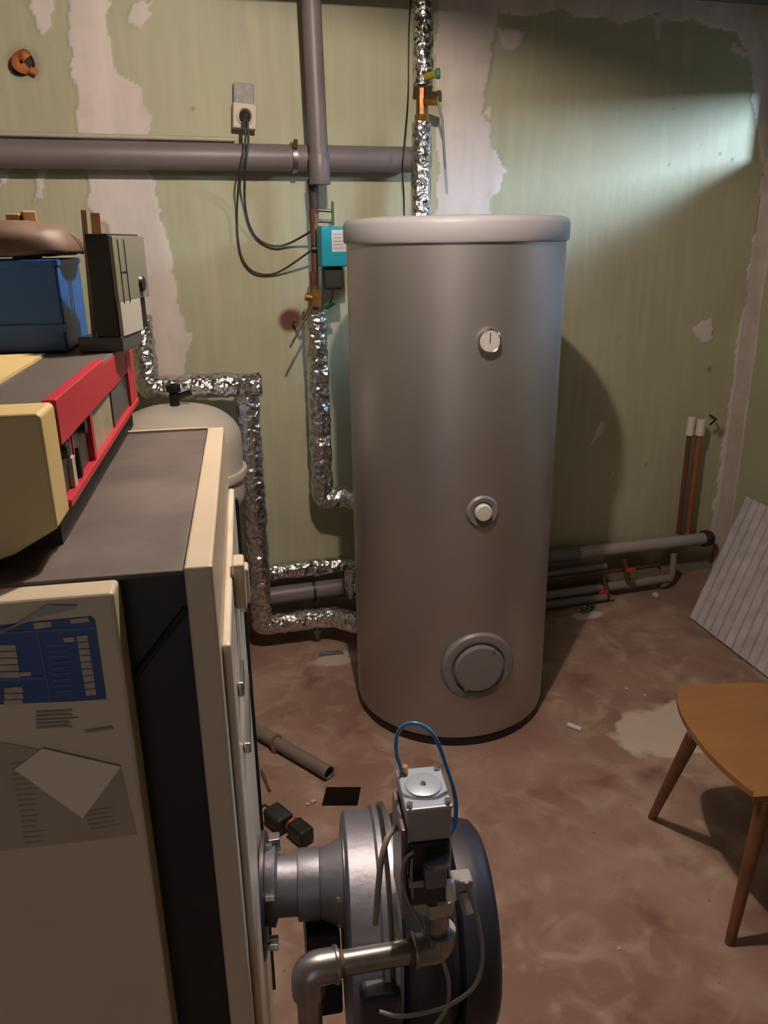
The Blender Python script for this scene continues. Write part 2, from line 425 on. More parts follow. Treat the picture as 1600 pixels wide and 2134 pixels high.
# floor with a square sump cut into it
HOLE = [zp(680, 1640, 0), zp(752, 1640, 0), zp(745, 1679, 0), zp(670, 1679, 0)]
bm = bmesh.new()
outer = [(XL, YB+.1), (XR+.1, YB+.1), (XR+.1, YF), (XL, YF)]
ov = [bm.verts.new((x, y, 0)) for x, y in outer]; iv = [bm.verts.new(p) for p in HOLE]; dv = [bm.verts.new(p-Vector((0, 0, .35))) for p in HOLE]; dark_faces = []
for k in range(4):
    bm.faces.new((ov[k], ov[(k+1) % 4], iv[(k+1) % 4], iv[k])); bm.faces.new((iv[k], iv[(k+1) % 4], dv[(k+1) % 4], dv[k])).material_index = 1
bm.faces.new(dv).material_index = 1
fl_ = struct(obj('floor', bm, floor_material())); fl_.data.materials.append(mat('shaded_pit', srgb(40, 28, 24), .8))  # pit walls coloured dark for the shade inside the sump
struct(obj('ceiling', BX(XL, XR+.3, YF, YB+.1, ZC, ZC+.1), CEILM))
struct(obj('wall_left', BX(XL-.1, XL, YF, YB+.1, 0, ZC), OTHERW))
# front wall behind the camera, with an opening added for the fill light
bm = bmesh.new()
for a in ((XL-.1, -1.4, YF-.1, YF, 0, ZC), (-.4, XR+.3, YF-.1, YF, 0, ZC), (-1.4, -.4, YF-.1, YF, 2.1, ZC)): box(bm, *a)
struct(obj('wall_front', bm, OTHERW))
# right wall with the cellar window opening
WY0, WY1, WZ0, WZ1 = 1.25, 3.11, 2.0, 2.30
bm = bmesh.new()
for a in ((XR, XR+.3, YF, WY0, 0, ZC), (XR, XR+.3, WY1, YB+.1, 0, ZC), (XR, XR+.3, WY0, WY1, 0, WZ0), (XR, XR+.3, WY0, WY1, WZ1, ZC)): box(bm, *a)
struct(obj('wall_right', bm, OTHERW))
w = thing('window_1', 'x', 'window', (XR+.2, (WY0+WY1)/2, WZ0)); del w['label'], w['category']; struct(w)
bm = bmesh.new()
for a in ((XR+.2, XR+.24, WY0, WY1, WZ0, WZ0+.03), (XR+.2, XR+.24, WY0, WY1, WZ1-.03, WZ1), (XR+.2, XR+.24, WY0, WY0+.03, WZ0, WZ1), (XR+.2, XR+.24, WY1-.03, WY1, WZ0, WZ1)): box(bm, *a)
obj('window_frame', bm, WHITEP, w)
# plaster bead up the corner by the right wall
bm = bmesh.new(); pts = []
for k in range(41):
    z = ZC*k/40; wv = 0.012*noise.noise(Vector((0, 0, z*4)))
    pts.append((z, 0.075+wv))
rows = [[bm.verts.new((XR-.001-0.004, YB-.006, z)), bm.verts.new((XR-.006, YB-.02-w_, z)), bm.verts.new((XR+.004, YB-.02-w_-.01, z)), bm.verts.new((XR+.004, YB+.01, z))] for z, w_ in pts]
for a, b in zip(rows, rows[1:]):
    for k in range(3): bm.faces.new((a[k], a[k+1], b[k+1], b[k]))
struct(obj('trim_1', bm, mat('corner_plaster', srgb(196, 182, 172), 0.8, var=0.2, vscale=12)))
# unseen timber beam under the ceiling, added to shade the wall top
struct(obj('trim_added_beam', BX(XL, XR, 2.80, 2.94, 2.487, ZC), mat('added_beam_dark', srgb(84, 74, 72), 0.8, var=0.3), bevel=0.004))

# ceiling lamp (above the frame): bulb, shade added and tilted to darken the wall
t = thing('ceiling_lamp', 'bulb with an added shade hanging from the ceiling above the room', 'lamp', (LAMP.x, LAMP.y, LAMP.z))
obj('cord', cyl(LAMP+Vector((0, 0, .05)), (LAMP.x, LAMP.y, ZC+.002), .006), BLK, t)
sh = [(.03, .09), (.07, .08), (.18, .03), (.26, -.004), (.258, -.004), (.178, .026), (.068, .076), (.028, .086)]
obj('added_shade', lathe(sh, Matrix.Translation(LAMP) @ Matrix.Rotation(math.radians(13), 4, 'Y'), 48, capped=False), WHITEP, t, smooth=True)

# ------------------------------------------------------------------ hot water tank
TX, TY, TR = 0.955, 2.496, 0.3477
def tank_hit(px, py, R=TR):
    d = ray(px, py); ox, oy = -TX, -TY
    A = d.x*d.x+d.y*d.y; Bq = ox*d.x+oy*d.y; Cq = ox*ox+oy*oy-R*R
    s = (-Bq-math.sqrt(Bq*Bq-A*Cq))/A; p = CO+d*s
    return p, Vector((p.x-TX, p.y-TY, 0)).normalized()
t = thing('hot_water_tank', 'tall silver grey cylindrical hot water tank standing on the floor', 'water tank', (TX, TY, 0))
T0 = Matrix.Translation((TX, TY, 0))
obj('tank_body', lathe([(TR-.02, .03), (TR-.004, .034), (TR, .05), (TR, 1.665)], T0, 128), TANKM, t, smooth=True)
obj('base_ring', lathe([(TR-.03, 0), (TR-.006, 0), (TR-.004, .03), (TR-.03, .031)], T0, 96), BLK, t, smooth=True)
obj('tank_lid', lathe([(TR-.002, 1.648), (TR+.006, 1.648), (TR+.009, 1.655), (TR+.009, 1.700), (TR+.004, 1.712), (TR-.012, 1.719), (TR-.06, 1.722), (.1, 1.726)], T0, 128), LIDM, t, smooth=True, ang=50)
p, nn = tank_hit(1018, 710); M = axis_m(p-nn*.004, nn)
g = obj('thermometer', lathe([(.033, 0), (.035, .002), (.035, .016), (.0325, .019), (.030, .017), (.0, .0165)], M, 48), CHROME, t, smooth=True)
obj('dial', lathe([(.030, .0168), (.030, .0176)], M, 48), mat('dial_white', srgb(206, 200, 196), 0.35), g)
bm = BX(-.0012, .0012, -.006, .024, .0177, .0186, M=M)
for k in range(11):
    a = math.radians(-120+24*k); box(bm, -.0004, .0004, .0235, .0275, .0177, .018, M=M @ Matrix.Rotation(a, 4, 'Z'))
obj('needle', bm, BLK, g)
p, nn = tank_hit(1005, 1066); M = axis_m(p-nn*.004, nn)
g = obj('sensor_port', lathe([(.052, 0), (.052, .006), (.046, .012), (.034, .010), (.030, .004), (0.0, .004)], M, 64), RINGM, t, smooth=True, ang=30)
obj('port_cap', lathe([(.027, .004), (.027, .020), (.0235, .024), (0, .0245)], M, 48), WHITEP, g, smooth=True, ang=30)
p, nn = tank_hit(995, 1388); M = axis_m(p-nn*.012, nn)
g = obj('inspection_ring', lathe([(.124, 0), (.124, .016), (.118, .024), (.108, .027), (.094, .025), (.088, .018), (0, .018)], M, 96), RINGM, t, smooth=True, ang=30)
bm = lathe([(.084, .018), (.084, .032), (.078, .037), (0, .038)], M, 96)
obj('inspection_cover', bm, RINGM, g, smooth=True, ang=30)
for a in (55, 235): obj('screw', cyl(M @ Vector((.080*math.cos(math.radians(a)), .080*math.sin(math.radians(a)), .03)), M @ Vector((.080*math.cos(math.radians(a)), .080*math.sin(math.radians(a)), .0395)), .007, n=16), RINGM, g)

# ------------------------------------------------------------------ boiler (local axes: u right, v back)
TH = math.radians(6.2); BF = Vector((.033, .752, 0)); BZ = 1.344
MB = Matrix.Translation(BF) @ Matrix.Rotation(-TH, 4, 'Z')
def B(u, v, z): return MB @ Vector((u, v, z))
bo = thing('boiler', 'large cream and black floor standing boiler filling the left foreground', 'boiler', BF, -TH)
UL = -.80
def L(name, bm, m, parent, **k): return obj(name, bm, m, parent, world=False, **k)
L('casing', BX(UL, -.028, .006, .632, .0, BZ-.006), BLACKM, bo)
L('top_panel', BX(UL, -.029, -.002, .634, BZ-.006, BZ), TOPM, bo, bevel=.002)
L('side_panel', BX(-.028, 0, -.004, .64, .02, BZ+.003), SIDEC if False else CREAM, bo, bevel=.003)
L('rear_trim', BX(UL, -.028, .634, .642, BZ-.03, BZ+.004), CREAM, bo)
L('front_panel', BX(UL, -.091, -.036, .006, .02, BZ-.004), CREAM, bo, bevel=.004)
# black strap running diagonally in the gap
L('cable_strap', tube([Vector((-.092, .004, BZ-.12)), Vector((-.030, .004, BZ-.045))], .004, 8), BLK, bo)
# glossy burner door on the outer side with hinge pieces
dr = L('burner_door', BX(0, .010, .03, .62, .10, 1.24), SIDEC, bo, bevel=.004)
L('hinge_plate', BX(.010, .018, .10, .16, 1.13, 1.15), CHROME, dr, bevel=.003)
L('hinge_block', BX(.010, .026, .22, .26, 1.19, 1.255), CREAM, dr, bevel=.004)
L('hinge_block', BX(.010, .030, .30, .33, 1.16, 1.215), CREAM, dr, bevel=.004)
L('door_clip', BX(.010, .020, .12, .30, 1.035, 1.05), CHROME, dr, bevel=.003)
L('door_clip', BX(.010, .022, .42, .52, 1.09, 1.10), CHROME, dr, bevel=.003)
L('door_lip', BX(.008, .016, .61, .625, .06, 1.22), BLK, dr)
bmh = bmesh.new()
# information label on the front panel
MFp = Matrix(((1, 0, 0, 0), (0, 0, 1, 0), (0, 1, 0, 0), (0, 0, 0, 1)))
def front_local(px, py, v=-.0365):
    # point of the plane v = const in boiler coordinates seen at this pixel
    Mi = MB.inverted(); o = Mi @ CO; d = Mi.to_3x3() @ ray(px, py); s = (v-o.y)/d.y; q = o+d*s
    return q.x, q.z
def quad_plate(pts, v0, v1):
    a = [front_local(x, y, v0) for x, y in pts]; bm = bmesh.new()
    f = [bm.verts.new((x, v0, z)) for x, z in a]; g_ = [bm.verts.new((x, v1, z)) for x, z in a]
    bm.faces.new(f); bm.faces.new(g_[::-1])
    for k in range(len(a)): bm.faces.new((f[k], f[(k+1) % len(a)], g_[(k+1) % len(a)], g_[k]))
    return bm
lb = L('blue_label', quad_plate([(-60, 1310), (60, 1296), (190, 1284), (198, 1292), (222, 1457), (150, 1462), (0, 1468), (-60, 1472)], -.0365, -.0355), NAVY, bo)
def strips(pts_list, name, m, parent, v=-.0372):
    for pts in pts_list:
        bm = bmesh.new()
        a = [front_local(x, y, v) for x, y in pts]; vs = [bm.verts.new((x, v, z)) for x, z in a]; bm.faces.new(vs)
        ws = [bm.verts.new((x, v+.0008, z)) for x, z in a]; bm.faces.new(ws[::-1])
        for k in range(4): bm.faces.new((vs[k], ws[k], ws[(k+1) % 4], vs[(k+1) % 4]))
        L(name, bm, m, parent)
S = [[(68, 1299), (106, 1295), (108, 1306), (72, 1312)], [(145, 1291), (184, 1287), (186, 1296), (148, 1300)]]
for k in range(9): S.append([(159+k*2.3, 1326+k*14), (182+k*2.1, 1324+k*14), (184+k*2.1, 1336+k*14), (161+k*2.3, 1338+k*14)])
for k in range(5): S.append([(-40, 1346+k*14), (32+k*2, 1344+k*14), (34+k*2, 1356+k*14), (-40, 1358+k*14)])
for k in range(3): S.append([(8, 1440+k*13-6), (46, 1438+k*13-6), (49, 1449+k*13-6), (10, 1451+k*13-6)])
S.append([(38, 1402), (64, 1400), (66, 1408), (40, 1410)]); S.append([(132, 1330), (154, 1328), (156, 1337), (134, 1339)])
strips(S, 'label_text_block', CREAMT, lb)
S = [[(77, 1320), (80, 1320), (108, 1462), (104, 1463)], [(-60, 1321), (198, 1306), (199, 1311), (-60, 1326)], [(0, 1414), (88, 1410), (89, 1416), (0, 1420)]]
for k in range(9): S.append([(98+k*2, 1344+k*12), (142+k, 1341+k*12), (142+k, 1344+k*12), (98+k*2, 1347+k*12)])
strips(S, 'label_rule', mat('pale_blue_print', srgb(70, 96, 150), .4), lb)
S = []
rnd = random.Random(4)
for k in range(5): S.append([(75, 1483+k*8), (150+rnd.randint(-15, 45), 1479+k*8), (150+rnd.randint(-5, 5), 1483+k*8), (75, 1487+k*8)])
for k in range(16):
    x0 = 22+k*2; S.append([(x0, 1590+k*11), (x0+30+rnd.randint(0, 20), 1588+k*11), (x0+30, 1591+k*11), (x0, 1594+k*11)])
for k in range(5): S.append([(175+k*3, 1690+k*9), (230+rnd.randint(0, 30), 1682+k*9), (230, 1686+k*9), (176+k*3, 1694+k*9)])
S.append([(176, 1522), (232, 1514), (236, 1520), (178, 1528)])
strips(S, 'printed_line', INK, bo)
sl = mat('clear_pocket', srgb(150, 136, 124), 0.25)
pk = L('document_pocket', quad_plate([(-60, 1545), (10, 1548), (250, 1596), (285, 1740), (120, 1760), (-60, 1780)], -.0368, -.0360), mat('pocket_film', srgb(176, 160, 142), .35, var=.12), bo)
L('folded_paper', quad_plate([(88, 1560), (252, 1598), (172, 1706), (30, 1604)], -.0385, -.0375), mat('pocket_paper', srgb(226, 212, 196), .6), pk)
L('smoked_sheet', quad_plate([(-60, 1330), (0, 1322), (95, 1262), (160, 1262), (158, 1268), (70, 1290), (-60, 1345)], -.0384, -.0378), mat('smoked_film', srgb(150, 148, 150), .3), bo)

# control console on top of the boiler
CU0, CV0, CV1, CZ0, CZ1 = -.150, .098, .706, 1.385, 1.497
L('console_body', BX(UL, CU0-.012, CV0, CV1, BZ-.001, CZ1-.006), BLACKM, bo)
cs = L('console_top', BX(UL, CU0-.001, CV0, CV1, CZ1-.006, CZ1), mat('console_top_grey', srgb(92, 86, 82), .45, var=.25), bo, bevel=.002)
poly = [(UL, BZ+.002), (CU0-.07, BZ+.006), (CU0-.045, BZ+.014), (CU0, CZ0-.002), (CU0, CZ1), (CU0-.004, CZ1+.003), (UL, CZ1+.003)]
Mv = Matrix(((1, 0, 0, 0), (0, 0, 1, CV0-.06), (0, 1, 0, 0), (0, 0, 0, 1)))
L('console_end_cap', prism(poly, .060, Mv), CREAM_Y, bo, bevel=.003)
a = MB.inverted() @ zp(95, 742, CZ1); b = MB.inverted() @ zp(0, 800, CZ1)
L('console_flap', prism([(a.x, a.y), (UL, a.y+.03), (UL, b.y-.09), (b.x, b.y)], .004, Matrix.Translation((0, 0, CZ1))), CREAM_Y, bo)
fz0, fz1 = CZ0, CZ1+.001
fa = L('red_fascia', BX(CU0-.012, CU0+.002, CV0, .40, fz1-.045, fz1+.004), REDM, bo, bevel=.0015)
L('fascia_step', BX(CU0-.012, CU0, .40, CV1, fz1-.048, fz1-.004), REDM, fa, bevel=.0015)
L('fascia_bottom', BX(CU0-.012, CU0+.003, CV0, CV1, fz0, fz0+.009), REDM, fa, bevel=.001)
L('fascia_post', BX(CU0-.012, CU0+.001, .265, .280, fz0, fz1-.02), REDM, fa)
L('fascia_post', BX(CU0-.012, CU0+.001, .625, CV1, fz0, fz1-.02), REDM, fa)
dp = L('dial_panel', BX(CU0-.013, CU0-.006, CV0, .265, fz0+.005, fz1-.03), DIALM, bo)
Mu = lambda v, z: Matrix(((0, 0, 1, CU0-.006), (1, 0, 0, v), (0, 1, 0, z), (0, 0, 0, 1)))
for v_, z_ in ((.125, 1.442), (.230, 1.446)): L('dial_knob', lathe([(.010, 0), (.009, .008), (0, .008)], Mu(v_, z_), 24), BLK, dp, smooth=True)
L('rocker_switch', BX(CU0-.006, CU0-.001, .145, .160, 1.393, 1.428), GREYL, dp)
L('rocker_switch', BX(CU0-.006, CU0-.001, .185, .196, 1.395, 1.430), BLK, dp)
L('marking_strip', BX(CU0-.006, CU0-.0045, .160, .168, 1.42, 1.452), mat('magenta_print', srgb(150, 50, 90), .4), dp)
L('marking_strip', BX(CU0-.006, CU0-.0045, .176, .182, 1.42, 1.452), mat('magenta_print', srgb(150, 50, 90), .4), dp)
ds = L('display_panel', BX(CU0-.013, CU0-.004, .280, .45, fz0+.005, fz1-.03), CREAMD, bo)
for k in range(4): L('indicator', BX(CU0-.004, CU0-.003, .287, .300, 1.398+k*.016, 1.408+k*.016), TEALD, ds)
L('timer_window', BX(CU0-.013, CU0-.003, .46, .62, fz0+.006, fz1-.045), GREYD, bo)

# boiler controller box standing on the console
p1, p2 = yp(243, 580, 1.28), yp(309, 590, 1.44)
dv_ = Vector((p2.x-p1.x, p2.y-p1.y, 0)); ln = dv_.length; ang = math.atan2(dv_.y, dv_.x)
MC = Matrix.Translation((p1.x, p1.y, 0)) @ Matrix.Rotation(ang, 4, 'Z')   # local x along the face, y to the left (back of box)
t = thing('controller_box', 'black box with grey green dial face standing on the boiler console', 'controller', (p1.x, p1.y, CZ1), ang)
zb, zt = 1.520, 1.668
obj('box_body', BX(0, ln*.95, .006, .040, zb, zt, M=MC), BLK, t, bevel=.002)
f_ = obj('face_plate', BX(0, ln, 0, .006, 1.570, zt-.003, M=MC), GREYM, t, bevel=.001)
obj('lower_cover', BX(.004, ln*.66, 0, .006, zb, 1.570, M=MC), GREYL, t, bevel=.001)
obj('base_plate', BX(.0, ln*.62, .002, .070, CZ1+.0005, zb, M=MC), GREYD, t, bevel=.002)
bm = bmesh.new()
box(bm, .022, .024, -.001, .001, 1.567, 1.66, M=MC); box(bm, .052, .054, -.001, .001, 1.567, 1.66, M=MC); box(bm, .022, .054, -.001, .001, 1.612, 1.614, M=MC)
obj('face_groove', bm, BLK, f_)
obj('knob', lathe([(.013, 0), (.011, .005), (0, .005)], MC @ Matrix(((1, 0, 0, ln*.74), (0, 0, -1, 0), (0, 1, 0, 1.592), (0, 0, 0, 1))), 24), BLK, f_, smooth=True)

# blue crate with a brown bag and wood scraps in it
c0 = zp(143, 735, CZ1); MCr = Matrix.Translation((c0.x, c0.y, CZ1+.001)) @ Matrix.Rotation(math.radians(-5), 4, 'Z')
t = thing('blue_crate', 'blue plastic crate under a brown bag on the boiler console', 'crate', (c0.x, c0.y, CZ1+.001), math.radians(-5))
W_, D_, H_ = .36, .20, .135
bm = bmesh.new()
for a in ((-W_, 0, 0, D_, 0, .006), (-W_, 0, 0, .006, 0, H_), (-W_, 0, D_-.006, D_, 0, H_), (-.006, 0, 0, D_, 0, H_), (-W_, -W_+.006, 0, D_, 0, H_)): box(bm, *a, M=MCr)
obj('crate_shell', bm, BLUEC, t, bevel=.002)
bm = bmesh.new()
for a in ((-W_-.002, .002, -.002, .008, H_-.010, H_), (-W_-.002, .002, D_-.008, D_+.002, H_-.010, H_), (-.008, .002, -.002, D_+.002, H_-.010, H_)): box(bm, *a, M=MCr)
obj('crate_rim', bm, BLUEC, t, bevel=.002)
obj('crate_rib', BX(-W_, .003, -.004, .0, .03, .042, M=MCr), BLUEC, t)
bm = bmesh.new(); bmesh.ops.create_uvsphere(bm, u_segments=48, v_segments=24, radius=1)
Mi = MCr.to_3x3()
for v in bm.verts:
    q = v.co.copy(); sgn = lambda a_, e: math.copysign(abs(a_)**e, a_)
    q = Vector((sgn(q.x, .4)*.155, sgn(q.y, .6)*.105, sgn(q.z, .6)*.044 if q.z > 0 else -.008*abs(q.z)**.3)); q.x *= 1-.12*max(0, q.z/.044); q += Vector((0, 0, .004))*noise.noise(v.co*3)
    v.co = MCr @ (q + Vector((-.128, .105, H_+.0125)))
tag(obj('brown_bag', bm, BROWN, smooth=True, ang=180), 'brown rounded soft bag lying on top of the blue crate', 'bag')
for k, (pa, pb, yy, w2) in enumerate((((178, 560), (174, 438), 1.39, .004), ((203, 560), (198, 444), 1.41, .007))):
    a, b = yp(*pa, yy), yp(*pb, yy); a.z = CZ1+.003
    bm = BX(-w2, w2, -.004, .004, 0, (b-a).length, M=axis_m(a, b-a, (0, 1, 0)))
    tag(obj('wood_stick', bm, WOOD), ('thin dark edged wooden slat standing behind the blue crate' if k == 0 else 'wider pale wooden slat standing beside the black controller box'), 'wood', 'wood sticks behind the crate')
for k, (px, py) in enumerate(((5, 452), (36, 446))):
    a = yp(px, py, 1.30 + .0); 
    bm = BX(-.010, .010, -.02, .02, -.115, .004, M=Matrix.Translation((a.x, 1.42, a.z+.004)) @ Matrix.Rotation(.2*k, 4, 'Z'))
    tag(obj('wood_offcut', bm, WOOD, bevel=.002), ('pale wood offcut at the left picture edge behind the bag' if k == 0 else 'pale wood offcut peeking over the middle of the brown bag'), 'wood', 'wood offcuts behind the bag')

# ------------------------------------------------------------------ gas burner on the boiler door
gb = thing('gas_burner', 'aluminium gas burner with black motor cover bolted to the boiler side', 'burner', B(0, .32, .52), -TH)
yawb = math.radians(-4)
bc = Vector((.010, .32, .635))
AX = Vector((math.cos(yawb), math.sin(yawb), -.03)).normalized()
MA = MB @ axis_m(bc, AX); 
def la(prof, off=(0, 0), n=64, M0=None):
    M = MB @ axis_m(bc + Vector((0, off[0], off[1])), AX)
    return lathe(prof, M, n)
obj('mounting_flange', la([(.098, 0), (.100, .002), (.100, .008), (.096, .010), (.06, .010)], (0, -.02)), mat('flange_steel', srgb(70, 66, 72), .45, metal=.5), gb, smooth=True)
fl = obj('flange_ring', la([(.062, .010), (.066, .026), (.052, .030)]), ALU, gb, smooth=True)
for k in range(6):
    a = math.radians(60*k+20); q = bc+Vector((0, .085*math.cos(a), 0.085*math.sin(a)-.02)); 
    obj('flange_bolt', cyl(MB @ (q+AX*.008), MB @ (q+AX*.024), .007, n=6), CHROME, gb, bevel=.001)
obj('burner_tube', la([(.049, .02), (.049, .062), (.056, .063), (.057, .066), (.057, .098), (.055, .100), (.070, .136), (.076, .138), (.076, .146)], (0, -.004)), ALU, gb, smooth=True, ang=25)
obj('tube_clamp', BX(.028, .048, .34, .36, .68, .705, M=MB), GALV, gb, bevel=.002)
dz = -.092; dz2 = -.112
obj('fan_housing', la([(.05, .134), (.174, .138), (.182, .142), (.182, .186), (.189, .190), (.189, .198), (.176, .204), (.176, .220)], (0, dz), 96), ALU, gb, smooth=True, ang=25)
obj('housing_rim', la([(.176, .204), (.193, .206), (.193, .213), (.168, .217)], (0, dz), 96), GALV, gb, smooth=True, ang=25)
obj('motor_cover', la([(.160, .216), (.180, .220), (.187, .230), (.190, .262), (.187, .284), (.176, .296), (.150, .298)], (0, dz2), 96), COVER, gb, smooth=True, ang=50)
obj('cover_cap', la([(.146, .296), (.148, .312), (.166, .313), (.173, .318), (.174, .345), (.169, .368), (.156, .378), (.08, .382)], (0, dz2), 96), COVER, gb, smooth=True, ang=50)
obj('housing_bolt', cyl(MB @ Vector((.132, .252, .648)), MB @ Vector((.144, .252, .648)), .007, n=6), BRASS, gb)
obj('housing_bolt', cyl(MB @ Vector((.132, .258, .592)), MB @ Vector((.144, .258, .592)), .007, n=6), BRASS, gb)
# air intake box under the tube and terminal box in front of the housing
obj('air_box', BX(.080, .135, .25, .42, .40, .575, M=MB), mat('black_air_box', srgb(34, 32, 38), .5), gb, bevel=.006)
obj('terminal_box', BX(.150, .210, .100, .15, .34, .60, M=MB), mat('black_terminal_box', srgb(40, 40, 50), .45), gb, bevel=.010)
obj('terminal_foot', BX(.09, .15, .12, .16, .30, .47, M=MB), GREYL, gb, bevel=.002)

# gas valve block
VA, VB_ = yp(877, 1640, .87), yp(903, 1885, .865)
vax = (VA-VB_).normalized(); vh = (VA-VB_).length
gv = thing('gas_valve', 'grey gas control valve with round top disc and blue hose above the burner', 'gas valve', VB_)
# local frame of valve: z up, x along burner axis
Mvv = Matrix.Translation(Vector((VB_.x, VB_.y, 0))) @ Matrix.Rotation(-TH-math.radians(2), 4, 'Z')
zt = VA.z
dx = VA.x-VB_.x
def VX(*a, n=None): return BX(*a, M=Mvv @ Matrix.Translation((-.014, 0, 0)))
obj('actuator_box', VX(-.032, .030, -.040, .044, zt-.115, zt-.004), mat('actuator_grey', srgb(150, 148, 150), .42, metal=.3), gv, bevel=.003)
ad = obj('actuator_lid', VX(-.033, .031, -.042, .046, zt-.006, zt), mat('lid_blue_grey', srgb(168, 176, 188), .35, metal=.35), gv, bevel=.002)
MT = Mvv @ Matrix.Translation((-.015, .005, zt))
obj('lid_disc', lathe([(.026, 0), (.026, .001), (.025, .0022), (.023, .0028), (0, .0028)], MT, 48), mat('lid_blue_grey', srgb(168, 176, 188), .35, metal=.35), ad, smooth=True, ang=30)
obj('disc_screw', lathe([(.005, .002), (.0035, .005), (0, .005)], MT, 16), CHROME, ad, smooth=True)
for sx, sy in ((-1, -1), (1, -1), (-1, 1), (1, 1)):
    q = Mvv @ Vector((-.015+sx*.026, .002+sy*.037, zt)); obj('lid_screw', cyl(q, q+Vector((0, 0, .005)), .0045, n=12), CHROME, ad)
obj('side_plate', VX(-.040, -.033, -.045, .040, zt-.185, zt-.03), mat('side_plate_grey', srgb(112, 104, 100), .4, metal=.4), gv, bevel=.002)
obj('black_socket', VX(-.030, .028, -.044, .02, zt-.125, zt-.055), BLK, gv, bevel=.004)
obj('clamp_ring', cyl(Mvv @ Vector((-.006, -.052, zt-.082)), Mvv @ Vector((-.006, -.052, zt-.077)), .017, n=32), GALV, gv)
obj('connector_plug', VX(-.010, .020, -.064, -.040, zt-.118, zt-.084), mat('plug_grey', srgb(104, 100, 104), .5), gv, bevel=.004)
obj('plug_arm', VX(-.032, -.010, -.056, -.043, zt-.120, zt-.108), GALV, gv, bevel=.002)
obj('valve_body', VX(-.032, .030, -.036, .04, zt-.172, zt-.118), mat('valve_body_dark', srgb(62, 56, 58), .45, metal=.4), gv, bevel=.004)
obj('test_nipple', cyl(Mvv @ Vector((.014, -.056, zt-.145)), Mvv @ Vector((.012, -.052, zt-.118)), .008, .006, n=16), WHITEP, gv, smooth=True)
obj('solenoid_plug', VX(.030, .060, -.052, -.026, zt-.146, zt-.122), mat('solenoid_grey', srgb(140, 136, 134), .45), gv, bevel=.004)
obj('cable_gland', cyl(Mvv @ Vector((.034, -.046, zt-.144)), Mvv @ Vector((.038, -.062, zt-.168)), .011, .009, n=12), mat('solenoid_grey', srgb(140, 136, 134), .45), gv, smooth=True)
hx = [(838, 1606, .905), (826, 1570, .905), (828, 1530, .90), (848, 1509, .89), (880, 1512, .88), (908, 1540, .87), (930, 1600, .86), (948, 1660, .85), (948, 1715, .84), (932, 1748, .835), (930, 1762, .83)]
cable('hose', [yp(a, b, c) for a, b, c in hx], .0030, HOSE, gv)
hn = yp(844, 1603, .905); obj('hose_nipple', cyl(hn-Vector((0, 0, .012)), hn+Vector((-.001, 0, .006)), .005, n=12), BRASS, gv)
cable('sensor_wire', [yp(a, b, c) for a, b, c in ((862, 1775, .82), (845, 1790, .82), (838, 1830, .82), (850, 1880, .83), (872, 1920, .84), (884, 1945, .85))], .0025, CABLE, gv)
cable('sensor_wire', [yp(a, b, c) for a, b, c in ((858, 1790, .815), (857, 1830, .815), (860, 1870, .83))], .002, CABLE, gv)

# gas supply pipe
gp = thing('gas_pipe', 'galvanised steel gas pipe with elbows running below the gas valve', 'pipe', (yp(640, 2010, .85).x, yp(640, 2010, .85).y, 0))
E1, E2 = yp(916, 1972, .86), yp(640, 2020, .86)
topn = Vector((yp(906, 1880, .862).x, .862, yp(906, 1880, .862).z))
E1v = Vector(E1)
pipe('pipe_run', [topn, E1v, E2, Vector((E2.x, E2.y, 0.0))], .018, GALV, gp, fr=.034, n=28)
hexnut(topn-Vector((0, 0, .002)), topn+Vector((0, 0, .022)), .033, 'hex_nut', mat('nut_steel', srgb(176, 170, 156), .35, metal=.6), gp)
def coll(a, d, r, l, name='elbow_collar'): return obj(name, cyl(Vector(a)-Vector(d).normalized()*l/2, Vector(a)+Vector(d).normalized()*l/2, r, n=28), GALV, gp, smooth=True, bevel=.002)
dd = (E2-E1v).normalized()
obj('pipe_elbow', tube(fillet([E1v+Vector((0, 0, .034)), E1v, E1v+dd*.040], .034), .0238, 28), GALV, gp, smooth=True, ang=50)
obj('pipe_elbow', tube(fillet([E2-dd*.040, E2, E2-Vector((0, 0, .045))], .034), .0238, 28), GALV, gp, smooth=True, ang=50)
coll(E1v+dd*.042, dd, .026, .007); coll(E2-dd*.042, dd, .026, .007)
obj('rust_ring', cyl(E1v+dd*.046, E1v+dd*.052, .019, n=24), RUSTY, gp); obj('rust_ring', cyl(E2-dd*.052, E2-dd*.046, .019, n=24), RUSTY, gp)

# burner cables
t = tag(cable('burner_cable', [yp(a, b, c) for a, b, c in ((826, 1722, .875), (808, 1745, .85), (795, 1790, .835), (788, 1850, .825), (782, 1925, .82))], .0045, CABLE), 'grey cable hanging over the aluminium fan housing', 'cable')
t = tag(cable('valve_cable', [yp(a, b, c) for a, b, c in ((972, 1838, .79), (988, 1890, .79), (1002, 1950, .785), (1004, 2010, .78), (985, 2060, .78), (935, 2095, .78), (880, 2112, .78), (830, 2118, .79), (790, 2108, .80))], .003, CABLE), 'long grey cable looping in front of the black motor cover', 'cable')
t = tag(cable('lower_cable', [yp(a, b, c) for a, b, c in ((922, 2000, .80), (935, 2050, .795), (930, 2100, .79), (905, 2140, .785), (880, 2190, .78))], .003, CABLE), 'short grey cable dropping below the gas pipe elbow', 'cable')

# ------------------------------------------------------------------ back wall pipework
def w3(px, py, y=3.13): return yp(px, py, y)
